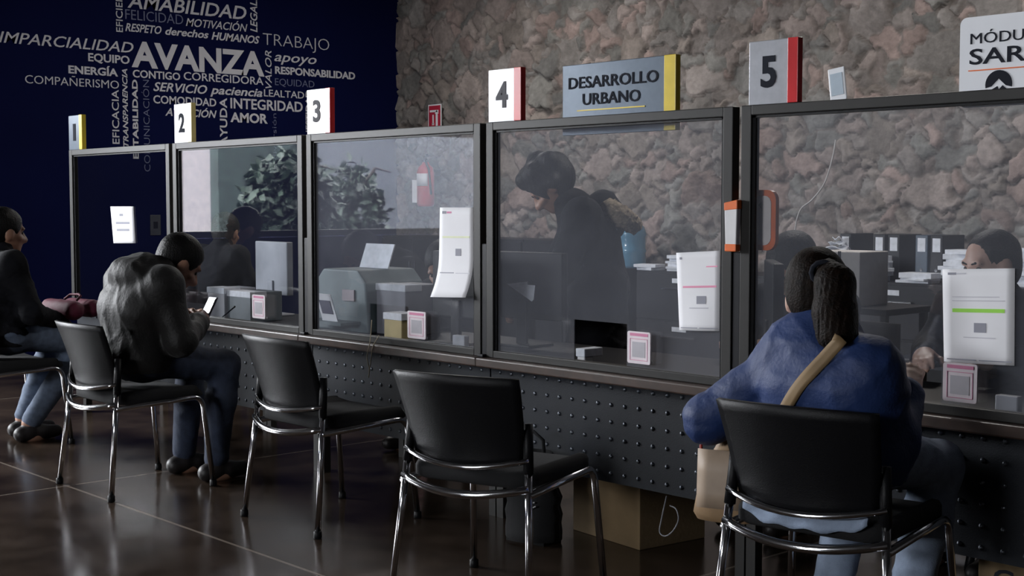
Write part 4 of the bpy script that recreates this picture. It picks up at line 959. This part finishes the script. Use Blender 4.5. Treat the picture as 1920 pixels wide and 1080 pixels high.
# shadowed person at the far end
far, R_, H_ = person('shadowed person in dark top and jeans seated beyond the man in the black jacket', CH0, 0,
    dict(pelvis=(0, -.01, .615), chest=(0, -.04, .87), neck=(0, -.02, 1.03), head=(0, .02, 1.165), pitch=6, yaw=0,
         shL=(-.185, -.03, .985), shR=(.185, -.03, .985), elL=(-.24, .05, .73), elR=(.24, .06, .73), wrL=(-.10, .27, .66), wrR=(.1, .28, .66),
         knL=(-.16, .36, .545), knR=(.10, .42, .545), anL=(-.15, .16, .10), anR=(.03, .12, .10), curl=.7),
    DARK_CLOTH, pm('worn_denim', (.10, .13, .19), .85, var=.2, scale=40), seed=11)
t = thing('handbag', 'dark magenta bag lying on the lap of the shadowed person', 'bag', (CH0[0] + .03, CH0[1] + .34, .665), 0)
MAG = pm('magenta_cloth', (.10, .007, .026), .7, bump=.2)
link('bag_body', sdf_mesh('bag', [cap((-.15, -.02, .06), (.15, -.02, .06), .055), cap((-.13, .10, .065), (.13, .10, .065), .05), cap((-.12, .2, .06), (.12, .2, .06), .04)], .01, .05, wrinkle(4, .006)), MAG, t, True)
MB().tube([(-.08, .03, .11), (-.07, .06, .135), (0, .08, .14), (.07, .06, .135), (.08, .03, .11)], .007, 6).build('bag_handle', MAG, t, True)

# woman in the blue jacket
wo, R_, H_ = person('person in a blue quilted jacket with brown ponytail sitting at screen 5', (CH4[0] - .01, CH4[1] - .02, 0), 0,
    dict(pelvis=(.0, .03, .615), chest=(0, .0, .80), neck=(-.05, .03, .93), head=(-.105, .075, 1.045), pitch=22, yaw=26,
         shL=(-.145, .0, .865), shR=(.125, -.01, .86), elL=(-.375, -.085, .675), elR=(.135, .10, .655), wrL=(-.20, .20, .765), wrR=(.10, .22, .765),
         knL=(-.14, .365, .545), knR=(.12, .375, .545), anL=(-.14, .20, .09), anR=(.10, .24, .09), curl=.5),
    BLUE_JACKET, LIGHT_JEANS, bulk=.036, hair=HAIR_BROWN, skin=SKIN_PALE, hood='collar', quilt=.004, seed=21, h=.0085, wr=.003,
    hair_extra=[lambda g: ell(g(0, -.06, .07), (.06, .06, .05))], hat=(.092, .116, .106))
def tail(P): return .0016 * (np.sin(P[:, 0] * 410 + 22 * P[:, 2]) + .7 * np.sin(P[:, 0] * 630 + P[:, 1] * 260 - 15 * P[:, 2]))
hx = H_
pts = [(hx[0] + .085, hx[1] - .07, hx[2] + .085), (hx[0] + .125, hx[1] - .095, hx[2] + .05), (hx[0] + .14, hx[1] - .115, hx[2] - .03), (hx[0] + .155, hx[1] - .125, hx[2] - .09), (hx[0] + .19, hx[1] - .12, hx[2] - .145), (hx[0] + .225, hx[1] - .105, hx[2] - .18)]
link('ponytail', sdf_mesh('ponytail', chain(pts, [.034, .052, .056, .05, .034, .012]), .006, .03, tail), HAIR_BROWN, wo, True)
MB().tube([(hx[0] + .088 + .026 * math.cos(a), hx[1] - .098 + .02 * math.cos(a), hx[2] + .08 + .03 * math.sin(a)) for a in [k * .524 for k in range(12)]], .008, 8, closed=True).build('hair_tie', INK, wo, True)
# pale shirt tail showing between jacket and seat
sm = MB()
Cw = Matrix.Translation((.01, .02, 0)) @ Matrix.Rotation(math.radians(9.5), 4, 'Z')
sm.grid([[Cw @ Vector((.185 * u, -.212 - .022 * (1 - u * u) + .05 * (1 - v) ** 2 + .004 * math.sin(9 * u + 3 * v), .515 - v * (.078 - .03 * u ** 4) + .004 * math.sin(13 * u))) for u in [k / 12 - 1 for k in range(25)]] for v in [k / 8 for k in range(9)]])
sm.build('shirt', LIGHT_JEANS, wo, True, solid=.008)
# shoulder bag at her hip, strap over the back
bag = thing('shoulder_bag', 'tan leather shoulder bag hanging beside the chair of the woman in blue', 'bag', (CH4[0] - .355, CH4[1] - .06, .365), math.radians(20))
bag.scale = (.64, .8, .76)
m = MB(); prof = [(.0, .0, .135, .045), (.03, -.01, .15, .062), (.12, 0, .135, .055), (.22, .01, .10, .04), (.30, .02, .05, .02), (.345, .025, .02, .012)]
m.grid([[(r1 * math.cos(q), c + r2 * math.sin(q), z) for q in [k * math.pi / 10 for k in range(21)]] for z, c, r1, r2 in prof]); m.add([(.135 * math.cos(q), .045 * math.sin(q), 0) for q in [k * math.pi / 10 for k in range(20)]], [tuple(range(19, -1, -1))])
m.build('bag_body', TAN, bag, True)
MB().grid([[(u, -.068 + .2 * u * u + .06 * (z - .1) , z) for u in (-.11, -.055, 0, .055, .11)] for z in (.06, .12, .2, .29)]).build('flap', pm('tan_flap', (.40, .30, .22), .55), bag, True, solid=.006)
MB().tube([(-.09, -.05, .2), (-.10, -.045, .30), (-.085, -.02, .38), (-.06, .0, .34)], .008, 8).build('bag_handle', pm('red_leather', (.35, .04, .03), .5), bag, True)
# strap: ray-cast onto her jacket so that it lies on the cloth
jm = [c for c in wo.children if c.name.startswith('jacket')][0].data
bvh = BVHTree.FromPolygons([v.co for v in jm.vertices], [tuple(p.vertices) for p in jm.polygons])
inv = bag.matrix_basis.inverted(); WM = Matrix.Translation(Vector(wo.location)); row = []
A0, A1 = Vector((.105, 0, .955)), Vector((-.20, 0, .56)); side = Vector((A1.z - A0.z, 0, A0.x - A1.x)).normalized() * .019
for k in range(21):
    s = k / 20; r2 = []
    for q in (-1, -.33, .33, 1):
        p = A0.lerp(A1, s) + side * q; hit = bvh.ray_cast(Vector((p.x, -.6, p.z)), Vector((0, 1, 0)), 1.2)
        y = hit[0].y - .004 if hit[0] is not None else (row[-1][0].y if row and False else -.12)
        r2.append(Vector((p.x, y, p.z)))
    row.append(r2)
for i in range(len(row)):   # even out the depth so the strap stays taut
    ys = [min(v.y for v in row[j]) for j in range(max(0, i - 2), min(len(row), i + 3))]; yy = sum(ys) / len(ys)
    for v in row[i]: v.y = min(v.y, yy)
MB().grid([[inv @ (WM @ v) for v in r2] for r2 in row]).build('strap', STRAP, bag, True, solid=.004)
t = thing('key_ring', 'small bunch of keys at the far elbow of the woman in blue', 'keys', at(1655, 868, Y=3.30))
MB().tube([(.014 * math.cos(a), .0, .014 * math.sin(a)) for a in [k * .628 for k in range(10)]], .002, 6, closed=True).build('ring', CHROME, t, True)
MB().box((.03, 0, -.002), (.05, .003, .010)).build('key', CHROME, t); MB().box((.028, .004, .008), (.046, .003, .009), Matrix.Rotation(-.3, 3, 'Y')).build('key', CHROME, t)

# clerks behind the screens
st_, R_, H_ = person('standing person in a long black coat with fur-trimmed hood behind screen 4', (-4.78, 4.93, 0), math.radians(137.5),
    dict(pelvis=(0, -.02, .90), chest=(0, .03, 1.13), neck=(0, .10, 1.30), head=(0, .225, 1.405), pitch=48, yaw=0,
         shL=(-.175, .06, 1.25), shR=(.175, .06, 1.25), elL=(-.24, .17, .99), elR=(.24, .17, .99), wrL=(-.14, .36, .85), wrR=(.14, .36, .85),
         knL=(-.09, .01, .48), knR=(.09, .01, .48), anL=(-.09, -.03, .09), anR=(.09, -.03, .09), hdL=(.1, .5, -.5), hdR=(-.1, .5, -.5)),
    DARK_CLOTH, DARK_CLOTH, long_coat=.52, bulk=.04, seed=31, h=.01, hat=(.112, .132, .125), hair_extra=[lambda g: ell(g(0, -.07, .0), (.095, .09, .10))] + [(lambda g, q=q: ell(g(*q[:3]), (q[3],) * 3)) for q in ((.07, -.06, .1, .05), (-.06, -.09, .08, .055), (.0, -.12, .05, .05), (-.07, .0, .1, .05), (.05, .03, .115, .045), (-.1, -.03, .0, .035), (.1, -.04, -.02, .035), (-.03, .06, .11, .045), (.02, -.06, .13, .05))])
nz_ = np.random.default_rng(8)
fur = [ell((.14 * math.cos(a), -.125 + .075 * math.sin(a) , 1.262 + .05 * math.sin(a)), (.052, .05, .048)) for a in [k * math.pi / 7 for k in range(14)]]
link('fur_trim', sdf_mesh('fur', fur, .008, .03, wrinkle(5, .007, 110, 9)), FUR, st_, True)
link('hood', sdf_mesh('hood', [ell((0, -.05, 1.30), (.13, .085, .09)), ell((0, -.11, 1.23), (.10, .06, .09))], .01, .04, wrinkle(6, .004)), DARK_CLOTH, st_, True)

def clerk(label, x, y, hz, pitch, yaw, top, seed, lean=.12, face=math.pi, **kw):
    d = hz - 1.12
    return person(label, (x, y, 0), face,
        dict(pelvis=(0, -.02, .60), chest=(0, lean * .4, .85 + d * .6), neck=(0, lean * .8, 1.0 + d), head=(0, lean + .03, hz), pitch=pitch, yaw=yaw,
             shL=(-.175, lean * .6, .95 + d * .9), shR=(.175, lean * .6, .95 + d * .9), elL=(-.25, .12, .77), elR=(.25, .12, .77), wrL=(-.13, .36, .775), wrR=(.13, .36, .775),
             knL=(-.12, .36, .56), knR=(.12, .36, .56), anL=(-.12, .28, .09), anR=(.12, .28, .09), curl=.5),
        top, DARK_CLOTH, seed=seed, h=.011, **kw)
def office_chair(label, x, y, face=math.pi):
    t = thing('office_chair', label, 'chair', (x, y, 0), face, 'clerks\' office chairs')
    MB().prism(rounded(-.23, .23, -.23, .23, .08), 0, .07).xf(Matrix.Translation((0, 0, .365)) @ Matrix.Rotation(math.pi / 2, 4, 'X')).build('seat', BLACK_FABRIC, t, fix=True, bevel=.01)
    MB().grid([[(u * .2, -.31 - .03 * (1 - u * u), .56 + v * .25) for u in (-1, -.5, 0, .5, 1)] for v in (0, .25, .5, .75, 1)]).build('backrest', BLACK_FABRIC, t, True, solid=.03)
    MB().tube([(0, -.1, .39), (0, -.33, .41), (0, -.36, .62)], .016, 8).build('back_bracket', BLACK_PLASTIC, t, True)
    MB().lathe([(.03, .06), (.03, .3), (.02, .3), (.02, .40)], n=12).build('column', BLACK_PLASTIC, t, True)
    b = MB()
    for k in range(5):
        a = k * 1.2566 + .314; b.tube([(0, 0, .09), (.26 * math.cos(a), .26 * math.sin(a), .06), (.27 * math.cos(a), .27 * math.sin(a), .0)], [.022, .016, .02], 8)
    b.build('star_base', BLACK_PLASTIC, t, True)
clerks = [('dark silhouetted clerk with turned back, added for a mirrored figure in screen 2', -8.31, 4.80, 1.12, 12, 12, 1, dict(face=.25)),  # added figure, stands in for a dark silhouette mirrored in the pane
          ('clerk bending low beside the curling sheet behind screen 3', -5.63, 4.80, .985, 40, 25, 2, {}),
          ('clerk showing only black hair behind the orange-bordered board', -3.32, 4.74, 1.065, 35, -20, 3, {}),
          ('clerk with pulled-back hair looking over the green-marked notice', -2.455, 4.74, 1.095, 8, -20, 4, dict(skin=SKIN_PALE, hat=(.082, .107, .094), face_z=-.002))]
for l, x, y, hz, pi_, yw, sd, kw in clerks:
    clerk(l.replace('clerk', 'person', 1), x, y, hz, pi_, yw, DARK_CLOTH, 40 + sd, **kw)
    office_chair(['office chair of the added silhouetted person behind screen 2', 'office chair of the person bending low behind screen 3', 'office chair of the person behind the orange-bordered board', 'office chair of the person behind the green-marked notice'][sd - 1], x, y + (.02 if sd > 1 else -.02), kw.get('face', math.pi))
